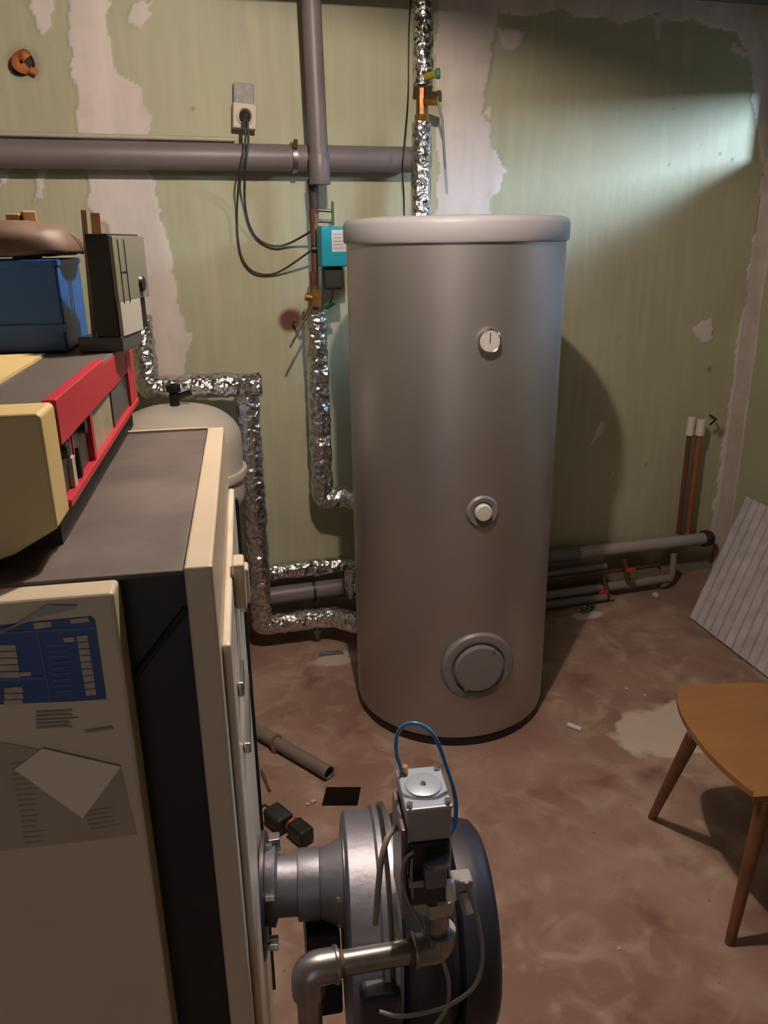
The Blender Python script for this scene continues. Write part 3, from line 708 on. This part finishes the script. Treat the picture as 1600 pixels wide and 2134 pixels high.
# grey drain pipes
YP_ = 3.155
t = thing('drain_pipe', 'thick grey horizontal drain pipe along the back wall left of the tank', 'pipe', w3(420, 325, YP_))
xa, xb = -1.6, yp(866, 335, YP_).x; zz = (yp(10, 317, YP_).z+yp(780, 334, YP_).z)/2
pipe('pipe_body', [(xa, YP_, zz+.002), (xb, YP_, zz-.002)], .046, DRAIN, t, n=40)
c = yp(611, 322, YP_); 
cl = obj('pipe_clamp', lathe([(.047, -.010), (.053, -.009), (.053, .009), (.047, .010)], axis_m((c.x, YP_, zz), (1, 0, 0)), 40, capped=False), GALV, t, smooth=True)
obj('clamp_screw', cyl((c.x, YP_-.05, zz+.03), (c.x, YP_-.062, zz+.055), .008, n=6), BRASS, cl)
obj('clamp_bracket', BX(c.x-.008, c.x+.008, YP_+.03, YB+.002, zz-.01, zz+.01), GALV, cl)
# vertical grey pipe crossing in front
a, b = yp(645, -40, 3.065), yp(667, 385, 3.065)
t = thing('vent_pipe', 'grey vertical pipe crossing in front of the horizontal drain pipe', 'pipe', b)
pipe('pipe_body', [(a.x, a.y, ZC+.01), (b.x, b.y, b.z+.02)], .034, DRAIN, t, n=32)
obj('pipe_socket', lathe([(.036, 0), (.0385, .004), (.0385, .10), (.036, .105), (.034, .105)], Matrix.Translation(b), 32), DRAIN, t, smooth=True)
# thin conduit and socket
t = thing('wall_socket', 'grey double wall socket with a black plug above the drain pipe', 'socket', yp(508, 225, 3.2))
s0 = yp(508, 225, 3.2)
Ms = Matrix.Translation((s0.x, 3.17, s0.z)) @ Matrix.Rotation(math.radians(4), 4, 'Y')
obj('socket_box', BX(-.042, .042, -.002, .055, -.072, .012, M=Ms), mat('socket_beige', srgb(196, 182, 168), .5), t, bevel=.004)
obj('blank_plate', BX(-.038, .034, .010, .055, .012, .078, M=Ms), mat('socket_dirty', srgb(168, 160, 160), .6, var=.3, vscale=40), t, bevel=.004)
obj('socket_well', lathe([(.030, 0), (.030, .008), (.024, .009), (.024, .002)], Ms @ axis_m((0, -.001, -.030), (0, -1, 0)), 32, capped=False), mat('socket_beige', srgb(196, 182, 168), .5), t, smooth=True)
pl = tag(obj('power_plug', lathe([(.021, 0), (.020, .022), (.012, .036), (0, .037)], Ms @ axis_m((0, -.003, -.030), (0, -1, -.25)), 24), BLK, smooth=True), 'round black plug pushed into the wall socket', 'plug')
cz = yp(250, 284, 3.19)
t = tag(pipe('electric_conduit', [(-1.6, 3.19, cz.z+.006), (yp(490, 291, 3.19).x, 3.19, yp(490, 291, 3.19).z)], .0085, mat('conduit_cream', srgb(182, 170, 156), .5), n=14), 'thin cream electric conduit lying just above the grey drain pipe', 'conduit')
Yc = 3.10
tag(cable('power_cable', [yp(*q) for q in ((512, 246, 3.12), (516, 262, Yc-.03), (517, 300, Yc-.03), (511, 350, Yc-.02), (510, 420, 3.18), (520, 470, 3.20), (540, 500, 3.205), (573, 513, 3.20), (605, 506, 3.19), (652, 480, 3.11))], .0042, CABLEB), 'upper of two dark cables sagging from the plug to the pump', 'cable', 'cables from the socket to the pump')
tag(cable('power_cable', [yp(*q) for q in ((508, 246, 3.12), (512, 264, Yc-.03), (510, 300, Yc-.03), (500, 360, Yc-.02), (494, 430, 3.19), (496, 500, 3.205), (508, 545, 3.205), (535, 569, 3.205), (580, 567, 3.20), (652, 520, 3.11))], .0038, CABLEB), 'lower of two dark cables sagging furthest down the wall to the pump', 'cable', 'cables from the socket to the pump')
tag(cable('thin_cable', [yp(*q) for q in ((858, -30, 3.18), (852, 60, 3.18), (850, 200, 3.17), (842, 300, 3.09), (838, 350, 3.09), (841, 400, 3.15), (842, 450, 3.18))], .0028, BLK), 'thin black cable running down the wall left of the foil wrapped riser', 'cable')

# copper riser with circulation pump
cx = yp(655, 500, 3.11).x
a, b = yp(652, 385, 3.11), yp(658, 640, 3.11)
t = thing('copper_riser', 'tarnished copper pipe with brass fittings below the grey vertical pipe', 'pipe', b)
pipe('pipe_body', [(a.x, 3.11, a.z+.06), (b.x, 3.11, b.z-.03)], .0135, COPPER, t, n=16)
obj('dark_tape', cyl((a.x, 3.11, a.z+.02), (a.x+.001, 3.11, a.z-.10), .021, .017, n=20), mat('brown_tape', srgb(58, 46, 42), .6), t, smooth=True)
for y_, r_, h_ in ((450, .018, .05), (470, .015, .05), (580, .016, .05), (600, .014, .03)):
    q = yp(654, y_, 3.11); obj('pipe_union', cyl((q.x, 3.11, q.z-h_/2), (q.x, 3.11, q.z+h_/2), r_, n=8), COPPER, t, bevel=.001)
q = yp(652, 620, 3.10); obj('brass_tee', cyl((q.x-.03, 3.10, q.z+.004), (q.x+.03, 3.10, q.z-.01), .014, n=8), BRASS, t, bevel=.001)
obj('brass_nut', cyl((q.x+.01, 3.09, q.z-.035), (q.x+.015, 3.09, q.z+.03), .018, n=6), BRASS, t, bevel=.001)
lv = tube([yp(655, 632, 3.06), yp(632, 672, 3.055), yp(604, 724, 3.05)], .0045, 8)
obj('lever', lv, mat('lever_brown', srgb(96, 76, 60), .5), t, smooth=True)
obj('lever', tube([yp(648, 636, 3.07), yp(630, 665, 3.10), yp(612, 672, 3.20)], .005, 8), GALV, t, smooth=True)
obj('drain_cock', cyl(yp(676, 640, 3.06), yp(696, 628, 3.04), .012, n=8), GREENM, t, bevel=.002)
pc = yp(690, 513, 3.05)
t = thing('circulation_pump', 'teal circulation pump with a white label beside the tank lid', 'pump', pc)
obj('pump_head', BX(pc.x-.050, pc.x+.052, 2.985, 3.075, pc.z-.072, pc.z+.068), TEAL, t, bevel=.006)
lbp = obj('pump_label', BX(pc.x-.012, pc.x+.050, 2.9835, 2.9855, pc.z-.020, pc.z+.056), PAPER, t)
bm = bmesh.new()
for k in range(5): box(bm, pc.x-.006, pc.x+.036-.008*(k % 2), 2.9828, 2.9836, pc.z+.04-k*.012, pc.z+.0425-k*.012)
obj('label_text_line', bm, mat('pale_ink', srgb(150, 148, 160), .6), lbp)
obj('pump_volute', cyl((pc.x-.0, 3.075, pc.z-.01), (pc.x-.0, 3.125, pc.z-.01), .045, n=32), BLK, t, smooth=True, bevel=.004)
obj('pump_neck', cyl((pc.x-.01, 3.10, pc.z-.01), (cx-.01, 3.11, pc.z-.01), .018, n=20), BLK, t)
obj('motor_housing', BX(pc.x-.036, pc.x+.036, 3.01, 3.08, pc.z-.155, pc.z-.072), mat('pump_dark_green', srgb(36, 42, 34), .5), t, bevel=.010)
cable('pump_wire', [(pc.x+.0, 3.03, pc.z-.15), (pc.x-.01, 3.03, pc.z-.19), (pc.x-.02, 3.05, pc.z-.22)], .003, BLK, t)
g1 = yp(697, 425, 3.08)
t = thing('shutoff_valve', 'small valve with an upright green lever above the teal pump', 'valve', (g1.x, 3.11, g1.z-.04))
obj('green_lever', BX(-.005, .005, -.003, .003, 0, .085, M=axis_m(yp(694, 470, 3.08), Vector((.006, 0, 1)), (0, 1, 0))), GREENM, t, bevel=.002)
q = yp(694, 440, 3.09); obj('valve_stem', cyl((q.x, 3.085, q.z), (cx, 3.11, q.z+.006), .006, n=12), GALV, t)
q = yp(694, 462, 3.09); obj('valve_stem', cyl((q.x, 3.085, q.z), (cx, 3.11, q.z+.004), .006, n=12), GALV, t)

# foil wrapped pipes
def vert(px, py, y, x=None): q = yp(px, py, y); return Vector((x if x is not None else q.x, y, q.z))
fx = .614
a = vert(664, 655, 3.115, fx); b = vert(665, 1040, 3.115, fx)
t = tag(foil_pipe('foil_riser', [a+Vector((0, 0, .02)), b, Vector((.72, 3.085, b.z+.004)), Vector((.826, 2.845, b.z+.01))], .044, fr=.03, seed=1), 'foil wrapped pipe dropping below the copper valves and turning into the tank side', 'insulated pipe')
fx = yp(523, 950, 3.11).x-.004
z1, z2 = yp(400, 800, 3.11).z, yp(650, 1283, 3.09).z
t = tag(foil_pipe('foil_downpipe', [Vector((fx, 3.066, z1+.01)), Vector((fx-.004, 3.066, z2)), Vector((.62, 3.05, z2+.003)), Vector((.80, 2.858, z2+.004))], .046, fr=.03, seed=5), 'foil wrapped pipe falling to the floor and running into the tank foot', 'insulated pipe')
xl_ = yp(303, 700, 3.10).x - .022
t = tag(foil_pipe('foil_crosspipe', [Vector((xl_+.005, 3.13, yp(300, 660, 3.1).z)), Vector((xl_+.012, 3.08, z1-.004)), Vector((yp(545, 800, 3.04).x, 3.035, z1-.004))], .045, fr=.03, seed=9), 'glittering foil wrapped pipe crossing above the white expansion vessel', 'insulated pipe')
zu = yp(650, 1188, 3.13).z
t = tag(foil_pipe('foil_lower_pipe', [Vector((.08, 3.157, zu)), Vector((.735, 3.157, zu)), Vector((.735, 3.12, zu-.15))], .036, fr=.035, seed=13), 'foil wrapped pipe running level above the lowest foil pipe and turning down', 'insulated pipe')
fx = yp(876, 330, 3.10).x
t = thing('foil_main', 'narrow foil wrapped riser with brass valves above the tank lid', 'insulated pipe', (fx, 3.10, 1.75))
foil_pipe('pipe_wrap', [Vector((fx+.004, 3.10, yp(880, 255, 3.1).z)), Vector((fx, 3.10, 1.90)), Vector((fx-.008, 3.07, 1.60)), Vector((.99, 2.885, 1.50))], .036, t, fr=.05, seed=17)
foil_pipe('pipe_wrap', [Vector((fx+.010, 3.10, ZC)), Vector((fx+.006, 3.10, yp(882, 178, 3.1).z))], .034, t, fr=0, seed=21)
q = yp(884, 215, 3.10)
va = obj('brass_valve', cyl((fx+.005, 3.10, q.z-.06), (fx+.005, 3.10, q.z+.05), .022, n=8), mat('old_brass', srgb(140, 96, 60), .4, metal=.8, var=.4, vscale=40), t, bevel=.002)
obj('valve_bonnet', cyl((fx+.005, 3.07, q.z+.005), (fx+.045, 3.04, q.z), .018, n=6), BRASS, va, bevel=.001)
obj('valve_nut', cyl((fx+.005, 3.10, q.z-.068), (fx+.005, 3.10, q.z-.040), .028, n=6), BRASS, va, bevel=.001)
obj('valve_lever', tube([(fx+.045, 3.04, q.z), (fx+.06, 3.03, q.z-.06), (fx+.075, 3.03, q.z-.23)], .005, 8), mat('lever_grey', srgb(110, 112, 104), .5), va, smooth=True)
q = yp(888, 158, 3.05)
obj('drain_knob', cyl((fx+.006, 3.08, q.z), (q.x+.03, 3.03, q.z+.004), .013, n=16), mat('yellow_green_knob', srgb(150, 140, 50), .45), t, bevel=.003)
obj('knob_cap', cyl((q.x+.03, 3.03, q.z+.004), (q.x+.045, 3.025, q.z+.005), .018, n=16), mat('green_cap', srgb(70, 110, 84), .5), t, bevel=.003)
# bypass drain pipe behind the lower foil pipes, with clamp
zg = yp(620, 1236, 3.16).z
t = thing('wall_foot_pipe', 'grey plastic drain pipe low on the wall behind the foil pipes', 'pipe', (.5, 3.165, zg))
pipe('pipe_body', [(-1.2, 3.165, zg), (1.0, 3.165, zg)], .042, DRAIN, t, n=32)
q = yp(657, 1236, 3.12); obj('pipe_clamp', lathe([(.043, -.006), (.048, -.006), (.048, .006), (.043, .006)], axis_m((q.x, 3.165, zg), (1, 0, 0)), 32, capped=False), BLK, t)
q = yp(660, 1325, 3.02); 
t = thing('floor_drain_cock', 'small brass drain cock hanging under the lowest foil pipe', 'valve', q)
q2 = yp(660, 1300, 3.06)
obj('cock_body', cyl((q2.x, 3.06, z2-.04), (q2.x, 3.055, .012), .010, n=8), BRASS, t, bevel=.001)
obj('cock_handle', BX(q2.x-.022, q2.x+.012, 3.02, 3.035, z2-.055, z2-.045), GREENM, t, bevel=.001)

# ------------------------------------------------------------------ expansion vessel
VXc = Vector((yp(375, 950, 2.86).x, 2.86, 0)); vt = yp(375, 858, 2.74).z; vb = yp(470, 1075, 2.86).z
t = thing('expansion_vessel', 'round white expansion vessel behind the boiler below the foil pipe', 'expansion vessel', (VXc.x, VXc.y, vb))
vr = .222; h = vt-vb; prof = []
for k in range(13):
    a = math.pi/2*k/12; prof.append((vr*math.sin(a)**.75+.001, vb+.10-.10*math.cos(a)))
zsm = vb+h*.42
prof += [(vr, zsm-.012)]
for k in range(13):
    a = math.pi/2*k/12; prof.append((vr*math.cos(a)**.75+.001, vt-.13+.13*math.sin(a)))
obj('vessel_shell', lathe(prof, Matrix.Translation((VXc.x, VXc.y, 0)), 96), VESSEL, t, smooth=True, ang=60)
obj('seam_band', lathe([(vr-.002, zsm-.016), (vr+.012, zsm-.014), (vr+.015, zsm), (vr+.012, zsm+.014), (vr-.002, zsm+.016)], Matrix.Translation((VXc.x, VXc.y, 0)), 96, capped=False), VESSEL, t, smooth=True)
vv = obj('vessel_valve', cyl((VXc.x, VXc.y, vt-.01), (VXc.x, VXc.y, vt+.075), .017, n=16), BLK, t, bevel=.002)
obj('valve_collar', cyl((VXc.x, VXc.y, vt+.05), (VXc.x, VXc.y, vt+.075), .026, n=12), BLK, vv)
obj('valve_tap', cyl((VXc.x+.01, VXc.y, vt+.03), (VXc.x+.06, VXc.y-.01, vt+.045), .011, n=10), BLK, vv)
for a in (30, 150, 270):
    c_, s_ = math.cos(math.radians(a)), math.sin(math.radians(a))
    obj('leg', BX(-.015, .015, -.004, .004, 0, zsm, M=Matrix.Translation((VXc.x+c_*(vr-.004), VXc.y+s_*(vr-.004), 0)) @ Matrix.Rotation(math.radians(a+90), 4, 'Z')), VESSEL, t)

# ------------------------------------------------------------------ right hand pipework
zr = yp(1350, 1140, 3.12).z
t = thing('right_drain_pipe', 'pale grey drain pipe along the wall foot right of the tank', 'pipe', (1.9, 3.12, zr))
pipe('pipe_body', [(1.0, 3.15, zr+.012), (2.56, 3.14, zr-.002)], .030, DRAINL, t, n=32)
obj('pipe_socket', cyl((1.20, 3.15, zr+.011), (1.86, 3.145, zr+.006), .035, n=32), DRAIN, t, smooth=True, bevel=.003)
obj('wall_sleeve', lathe([(.042, 0), (.040, .03), (.034, .045)], axis_m((2.56, 3.14, zr-.002), (1, 0, 0)), 24), mat('dark_sleeve', srgb(50, 44, 48), .7), t, smooth=True)
def hline(name, pa, pb, y, r, m, label, cat='pipe', grp=None):
    a, b = yp(*pa, y), yp(*pb, y); a.x = 1.15
    b.z = (a.z*0+b.z); zz_ = b.z; return tag(pipe(name, [(1.12, y, zz_+.004), (b.x, y, zz_)], r, m, n=20), label, cat, grp)
hline('heating_pipe', (1150, 1240), (1396, 1205), 3.07, .021, mat('pale_steel_pipe', srgb(132, 122, 118), .5), 'thickest grey pipe low on the wall right of the tank, with red levers')
hline('copper_pipe', (1150, 1195), (1372, 1178), 3.09, .009, COPPER, 'thin copper pipe running level above the red levered grey pipe')
hline('floor_pipe', (1150, 1270), (1262, 1244), 3.03, .018, mat('dull_grey_pipe', srgb(112, 104, 104), .5), 'short grey pipe nearest the floor right of the tank')
hline('upper_grey_pipe', (1150, 1190), (1262, 1180), 3.12, .016, DRAIN, 'dim grey pipe just below the pale drain pipe right of the tank')
q = yp(1372, 1180, 3.09)
tag(pipe('copper_bend', [q, q+Vector((.012, 0, -.02)), yp(1362, 1200, 3.09)], .007, COPPER, fr=.01), 'small copper bend at the end of the thin copper pipe', 'pipe')
for k, (a, b, lab) in enumerate((((1265, 1228), (1250, 1215), 'valve with a red lever and bright cap nearest the tank'), ((1308, 1190), (1320, 1184), 'valve with a red lever sitting on the thin copper pipe'))):
    q = yp(*a, 3.045); t = thing('red_lever_valve', lab, 'valve', q, 0, 'red lever valves low on the wall')
    obj('valve_body', cyl(q+Vector((-.006, .03, .05)), q+Vector((0, -.012, -.045)), .014, n=8), mat('old_brass', srgb(140, 96, 60), .4), t, bevel=.001)
    p_ = q+Vector((-.03 if k == 0 else .008, -.01, -.005 if k == 0 else .012))
    obj('red_lever', BX(p_.x-.024, p_.x+.024, p_.y-.008, p_.y, p_.z-.008, p_.z+.008), REDH, t, bevel=.002)
    obj('valve_cap', cyl(q+Vector((.01, -.012, -.03)), q+Vector((.012, -.03, -.035)), .015, n=10), CHROME, t)
# vertical pair of copper pipes with white sleeves
for k, (pa, pb, r, m, lab, y) in enumerate((((1440, 905), (1409, 1112), .011, mat('dark_red_pipe', srgb(96, 56, 44), .5), 'thinner dark red pipe of the pair rising right of the tank', 3.15), ((1462, 905), (1426, 1128), .014, mat('orange_brown_pipe', srgb(140, 82, 50), .5), 'thicker orange brown pipe of the pair rising near the corner', 3.15))):
    a, b = yp(*pa, y), yp(*pb, y); xx = (a.x+b.x)/2; zlow = zr+.036
    t = thing('vertical_pipe', lab, 'pipe', (xx, y, zlow), 0, 'pair of vertical pipes near the corner')
    pipe('pipe_body', [(xx, y, zlow), (xx, y, a.z+.02)], r, m, t, n=16)
    obj('white_sleeve', cyl((xx, y, a.z-.005), (xx+.004, y, a.z+.085-.01*k), r+.008, n=20), WHITEP, t, smooth=True, bevel=.003)
q = yp(1484, 880, 3.16); tag(obj('wall_hook', tube([q+Vector((-.012, 0, -.012)), q+Vector((.02, 0.0, .014)), q+Vector((.03, .06, .02))], .005, 8), BLK, smooth=True), 'small black hook sticking out of the wall beside the white sleeves', 'hook')
a = yp(1405, 1150, 3.10); 
tag(pipe('descending_pipe', [(a.x, 3.10, .17), (a.x-.005, 3.09, .05), (a.x-.05, 3.07, .03), (a.x-.08, 3.07, .03)], .016, mat('pale_steel_pipe', srgb(132, 122, 118), .5), fr=.03), 'short pale pipe dropping from the drain pipe to the wall foot', 'pipe')
q = yp(1366, 1238, 2.98); q.z = .016
bm = bmesh.new(); bmesh.ops.create_icosphere(bm, subdivisions=2, radius=.016)
for v in bm.verts: v.co = Vector((v.co.x, v.co.y, v.co.z*.9))*(1+.3*noise.noise(v.co*60)) + zp(1366, 1240, .012)
tag(obj('rubble_lump', bm, mat('pale_rubble', srgb(190, 184, 170), .8), smooth=False), 'pale lump of rubble on the floor below the copper pipe', 'rubble')
def crumple_sheet(name, c, sx, sy, rot, m, label, cat, seed, h=.02):
    bm = bmesh.new(); n = 10; g = [[None]*(n+1) for _ in range(n+1)]
    for i in range(n+1):
        for j in range(n+1):
            x, y = (i/n-.5)*sx, (j/n-.5)*sy; z = .002+h*abs(noise.noise(Vector((x*30+seed, y*30, seed))))
            q = Matrix.Rotation(rot, 3, 'Z') @ Vector((x*(1+.2*noise.noise(Vector((y*20, seed, 0)))), y, 0)); g[i][j] = bm.verts.new((c[0]+q.x, c[1]+q.y, z))
    for i in range(n):
        for j in range(n): bm.faces.new((g[i][j], g[i+1][j], g[i+1][j+1], g[i][j+1]))
    r = bmesh.ops.solidify(bm, geom=bm.faces[:], thickness=.0006)
    return tag(obj(name, bm, m), label, cat)
crumple_sheet('foil_scrap', zp(1220, 1272, 0), .09, .05, .3, FOIL, 'crumpled foil scrap on the floor right of the tank', 'foil scrap', 3)
crumple_sheet('foil_scrap', zp(690, 1362, 0), .10, .035, -.1, mat('pale_scrap', srgb(170, 160, 160), .4, metal=.3), 'pale crumpled scrap on the floor left of the tank foot', 'scrap', 8, .008)

# ------------------------------------------------------------------ corrugated sheet leaning on the right wall
A0 = zp(1442, 1290, .004); T0_ = xp(1560, 1038, XR-.045); B0 = zp(1600, 1412, .004)
ed = (B0-A0).normalized(); up = T0_-A0; nrm = ed.cross(up).normalized()
if nrm.x > 0: nrm = -nrm
bm = bmesh.new(); nu, nv, Wd = 150, 14, .95; top_g = []; bot_g = []
for i in range(nu+1):
    ra, rb = [], []
    for j in range(nv+1):
        s, tt = Wd*i/nu, j/nv; wv = .007*math.cos(2*math.pi*s/.052)
        p = A0+ed*s+up*tt*(1+.0*s)+nrm*(wv+.010)
        if i == 0: p -= ed*.006*noise.noise(Vector((0, tt*8, 0)))
        if j == 0: p.z = max(p.z, .002)
        ra.append(bm.verts.new(p)); rb.append(bm.verts.new(p-nrm*.006))
    top_g.append(ra); bot_g.append(rb)
for i in range(nu):
    for j in range(nv):
        bm.faces.new((top_g[i][j], top_g[i+1][j], top_g[i+1][j+1], top_g[i][j+1])); bm.faces.new((bot_g[i][j], bot_g[i][j+1], bot_g[i+1][j+1], bot_g[i+1][j]))
    for g_ in (0, nv): bm.faces.new((top_g[i][g_], bot_g[i][g_], bot_g[i+1][g_], top_g[i+1][g_]))
for j in range(nv):
    for i in (0, nu): bm.faces.new((top_g[i][j], top_g[i][j+1], bot_g[i][j+1], bot_g[i][j]))
tag(obj('corrugated_sheet', bm, SHEETM, smooth=True, ang=60), 'grey corrugated fibre cement sheet leaning against the right wall', 'sheet')

# ------------------------------------------------------------------ chair
SZ = .43
c1, c2 = zp(1412, 1448, SZ), zp(1575, 1650, SZ)
t = thing('wooden_chair', 'wooden chair with a worn orange plywood seat at the right edge', 'chair', (1.45, 1.45, 0))
sp = [zp(1410, 1440, SZ), zp(1428, 1430, SZ), zp(1500, 1424, SZ), Vector((1.66, 1.60, SZ)), Vector((1.68, 1.57, SZ)), Vector((1.665, 1.24, SZ)), Vector((1.63, 1.19, SZ)), zp(1600, 1658, SZ), zp(1570, 1650, SZ), zp(1545, 1632, SZ), zp(1480, 1572, SZ), zp(1432, 1510, SZ), zp(1413, 1468, SZ)]
poly = [(p.x, p.y) for p in catmull(sp+[sp[0]], 5)[:-1]]
bm = prism(poly, .016, Matrix.Translation((0, 0, SZ-.016)))
obj('seat', bm, SEATM, t, bevel=.005, smooth=True, ang=40)
legs = [((1360, 1704), (1444, 1532)), ((1518, 1966), (1566, 1700))]
def leg(foot, top): 
    return obj('leg', cyl(foot, top, .012, .019, n=20), LEGM, t, smooth=True)
f1 = zp(1358, 1704, 0); f1.z = 0; tp1 = zp(1446, 1530, SZ-.018); leg(f1, tp1)
f2 = zp(1520, 1966, 0); tp2 = zp(1594, 1664, SZ-.018); leg(f2, tp2)
leg(Vector((1.76, 1.66, 0)), Vector((1.64, 1.55, SZ-.018))); leg(Vector((1.76, 1.16, 0)), Vector((1.63, 1.24, SZ-.018)))
obj('seat_rail', BX(-.01, .01, 0, 1, -.014, .014, M=axis_m(tp1+Vector((.01, -.01, -.006)), (tp2-tp1), (0, 0, 1)) @ Matrix.Diagonal((1, 1, 1, 1))) if False else cyl(tp1+Vector((0, 0, -.02)), Vector((1.64, 1.55, SZ-.04)), .007, n=12), BLK, t)
obj('seat_rail', cyl(tp2+Vector((0, 0, -.02)), Vector((1.63, 1.24, SZ-.04)), .007, n=12), BLK, t)
for yy in (1.26, 1.53): obj('back_post', cyl(Vector((1.655, yy, SZ-.02)), Vector((1.76, yy, .84)), .012, .010, n=14), LEGM, t, smooth=True)
obj('backrest', BX(1.735, 1.750, 1.22, 1.57, .68, .84), SEATM, t, bevel=.006)

# ------------------------------------------------------------------ things on the floor
a, b = zp(490, 1497, .024), zp(686, 1611, .024)
t = thing('loose_pipe', 'grey plastic pipe with open end lying on the floor beside the sump', 'pipe', (b.x, b.y, 0))
d = (b-a).normalized()
pipe('pipe_body', [a-d*.02, b], .0225, mat('grey_loose_pipe', srgb(116, 104, 98), .5), t, n=28, inner=.88)
q = a.lerp(b, .46)
obj('pipe_ring', lathe([(.023, -.005), (.0265, -.005), (.0265, .005), (.023, .005)], axis_m((q.x, q.y, .024), d), 28, capped=False), mat('olive_ring', srgb(110, 92, 58), .5), t, smooth=True)
obj('ring_tab', BX(-.006, .006, -.012, .012, -.006, .012, M=axis_m((q.x-.012, q.y-.022, .010), d)), mat('olive_ring', srgb(110, 92, 58), .5), t)
t = thing('cable_connector', 'pair of black plug connectors with orange seal on the floor behind the flange', 'connector', zp(605, 1715, 0))
for k, (px, py, s) in enumerate(((580, 1705, 1.0), (626, 1733, .88))):
    c = zp(px, py, .030); M = Matrix.Translation(c) @ Matrix.Rotation(math.radians(-62), 4, 'Z') @ Matrix.Rotation(math.radians(0), 4, 'Y')
    obj('connector_half', BX(-.040*s, .040*s, -.028*s, .028*s, -.029*s, .026*s, M=M), BLK if k else mat('connector_black_green', srgb(34, 36, 32), .5), t, bevel=.008)
c = zp(604, 1716, .022); obj('orange_seal', cyl(c-Vector((.012, -.0065, 0)), c+Vector((.012, -.0065, 0)), .020, n=20), ORANGE, t)
cable('cable_tail', [zp(562, 1684, .03), zp(550, 1678, .035), zp(541, 1690, .03), zp(538, 1712, .012), zp(536, 1740, .006)], .004, BLK, t)
tag(obj('floor_rod', tube([zp(545, 1606, .006), zp(562, 1648, .006)], .0045, 8), mat('rod_brown', srgb(96, 76, 64), .6), smooth=True), 'thin brown rod lying on the floor below the loose pipe', 'rod')
c = zp(1197, 1516, .006); M = Matrix.Translation(c) @ Matrix.Rotation(math.radians(-54), 4, 'Z')
tag(obj('paper_roll', cyl(M @ Vector((-.026, 0, .002)), M @ Vector((.026, 0, .002)), .0085, n=16), PAPER, smooth=True), 'small white rolled paper lying on the floor between tank and chair', 'paper')
rn = random.Random(2)
def crumb(px, py, r, m, label, k):
    bm = bmesh.new(); bmesh.ops.create_icosphere(bm, subdivisions=1, radius=r); c = zp(px, py, 0)
    for v in bm.verts: v.co = Vector((v.co.x*1.3, v.co.y, v.co.z*.6))*(1+.5*noise.noise(v.co*200+Vector((k, 0, 0))))+Vector((c.x, c.y, r*.55))
    return tag(obj('plaster_crumb', bm, m), label, 'debris', 'plaster crumbs on the floor')
PC = mat('plaster_crumb', srgb(196, 178, 150), .8)
for k, (px, py, r, lab) in enumerate(((1306, 1437, .007, 'pale crumb on the floor above the white dust patch, left one'), (1343, 1450, .006, 'pale crumb on the floor above the white dust patch, right one'), (1290, 1978, .005, 'lone white crumb on the floor at the bottom between burner and chair'), (642, 1677, .006, 'small white crumb on the floor left of the sump'), (652, 1672, .008, 'tan crumb on the floor at the left rim of the sump'))):
    crumb(px, py, r, PC, lab, k)
# clay pipe stub in the broken hole high on the left
q = yp(50, 132, YB)
t = thing('clay_stub', 'orange clay stub in a dark broken hole high on the left wall', 'pipe stub', (q.x, YB-.02, q.z))
bm = lathe([(.026, -.006), (.036, -.006), (.034, .004), (.026, .002)], axis_m((q.x-.004, YB-.006, q.z), (0, -1, 0)), 20, capped=False)
for v in bm.verts: v.co += Vector((1, 0, 1))*.012*noise.noise(v.co*25)
obj('hole_lining', bm, BLK, t)
bm = cyl((q.x, YB-.004, q.z), (q.x, YB-.009, q.z), .034, n=24); obj('dark_hole', bm, BLK, t)
pts = [(q.x+.022*math.cos(a_)-.004, YB-.018-.006*math.sin(a_*2), q.z+.022*math.sin(a_)) for a_ in [math.radians(d_) for d_ in range(30, 330, 15)]]
bm = tube(pts, .015, 12, crumple=.006)
obj('clay_ring', bm, BRICKM, t, smooth=True)
obj('clay_shard', BX(-.012, .012, -.006, .006, -.010, .010, M=Matrix.Translation((q.x+.028, YB-.02, q.z-.026)) @ Matrix.Rotation(.5, 4, 'Y')), BRICKM, t, bevel=.004)
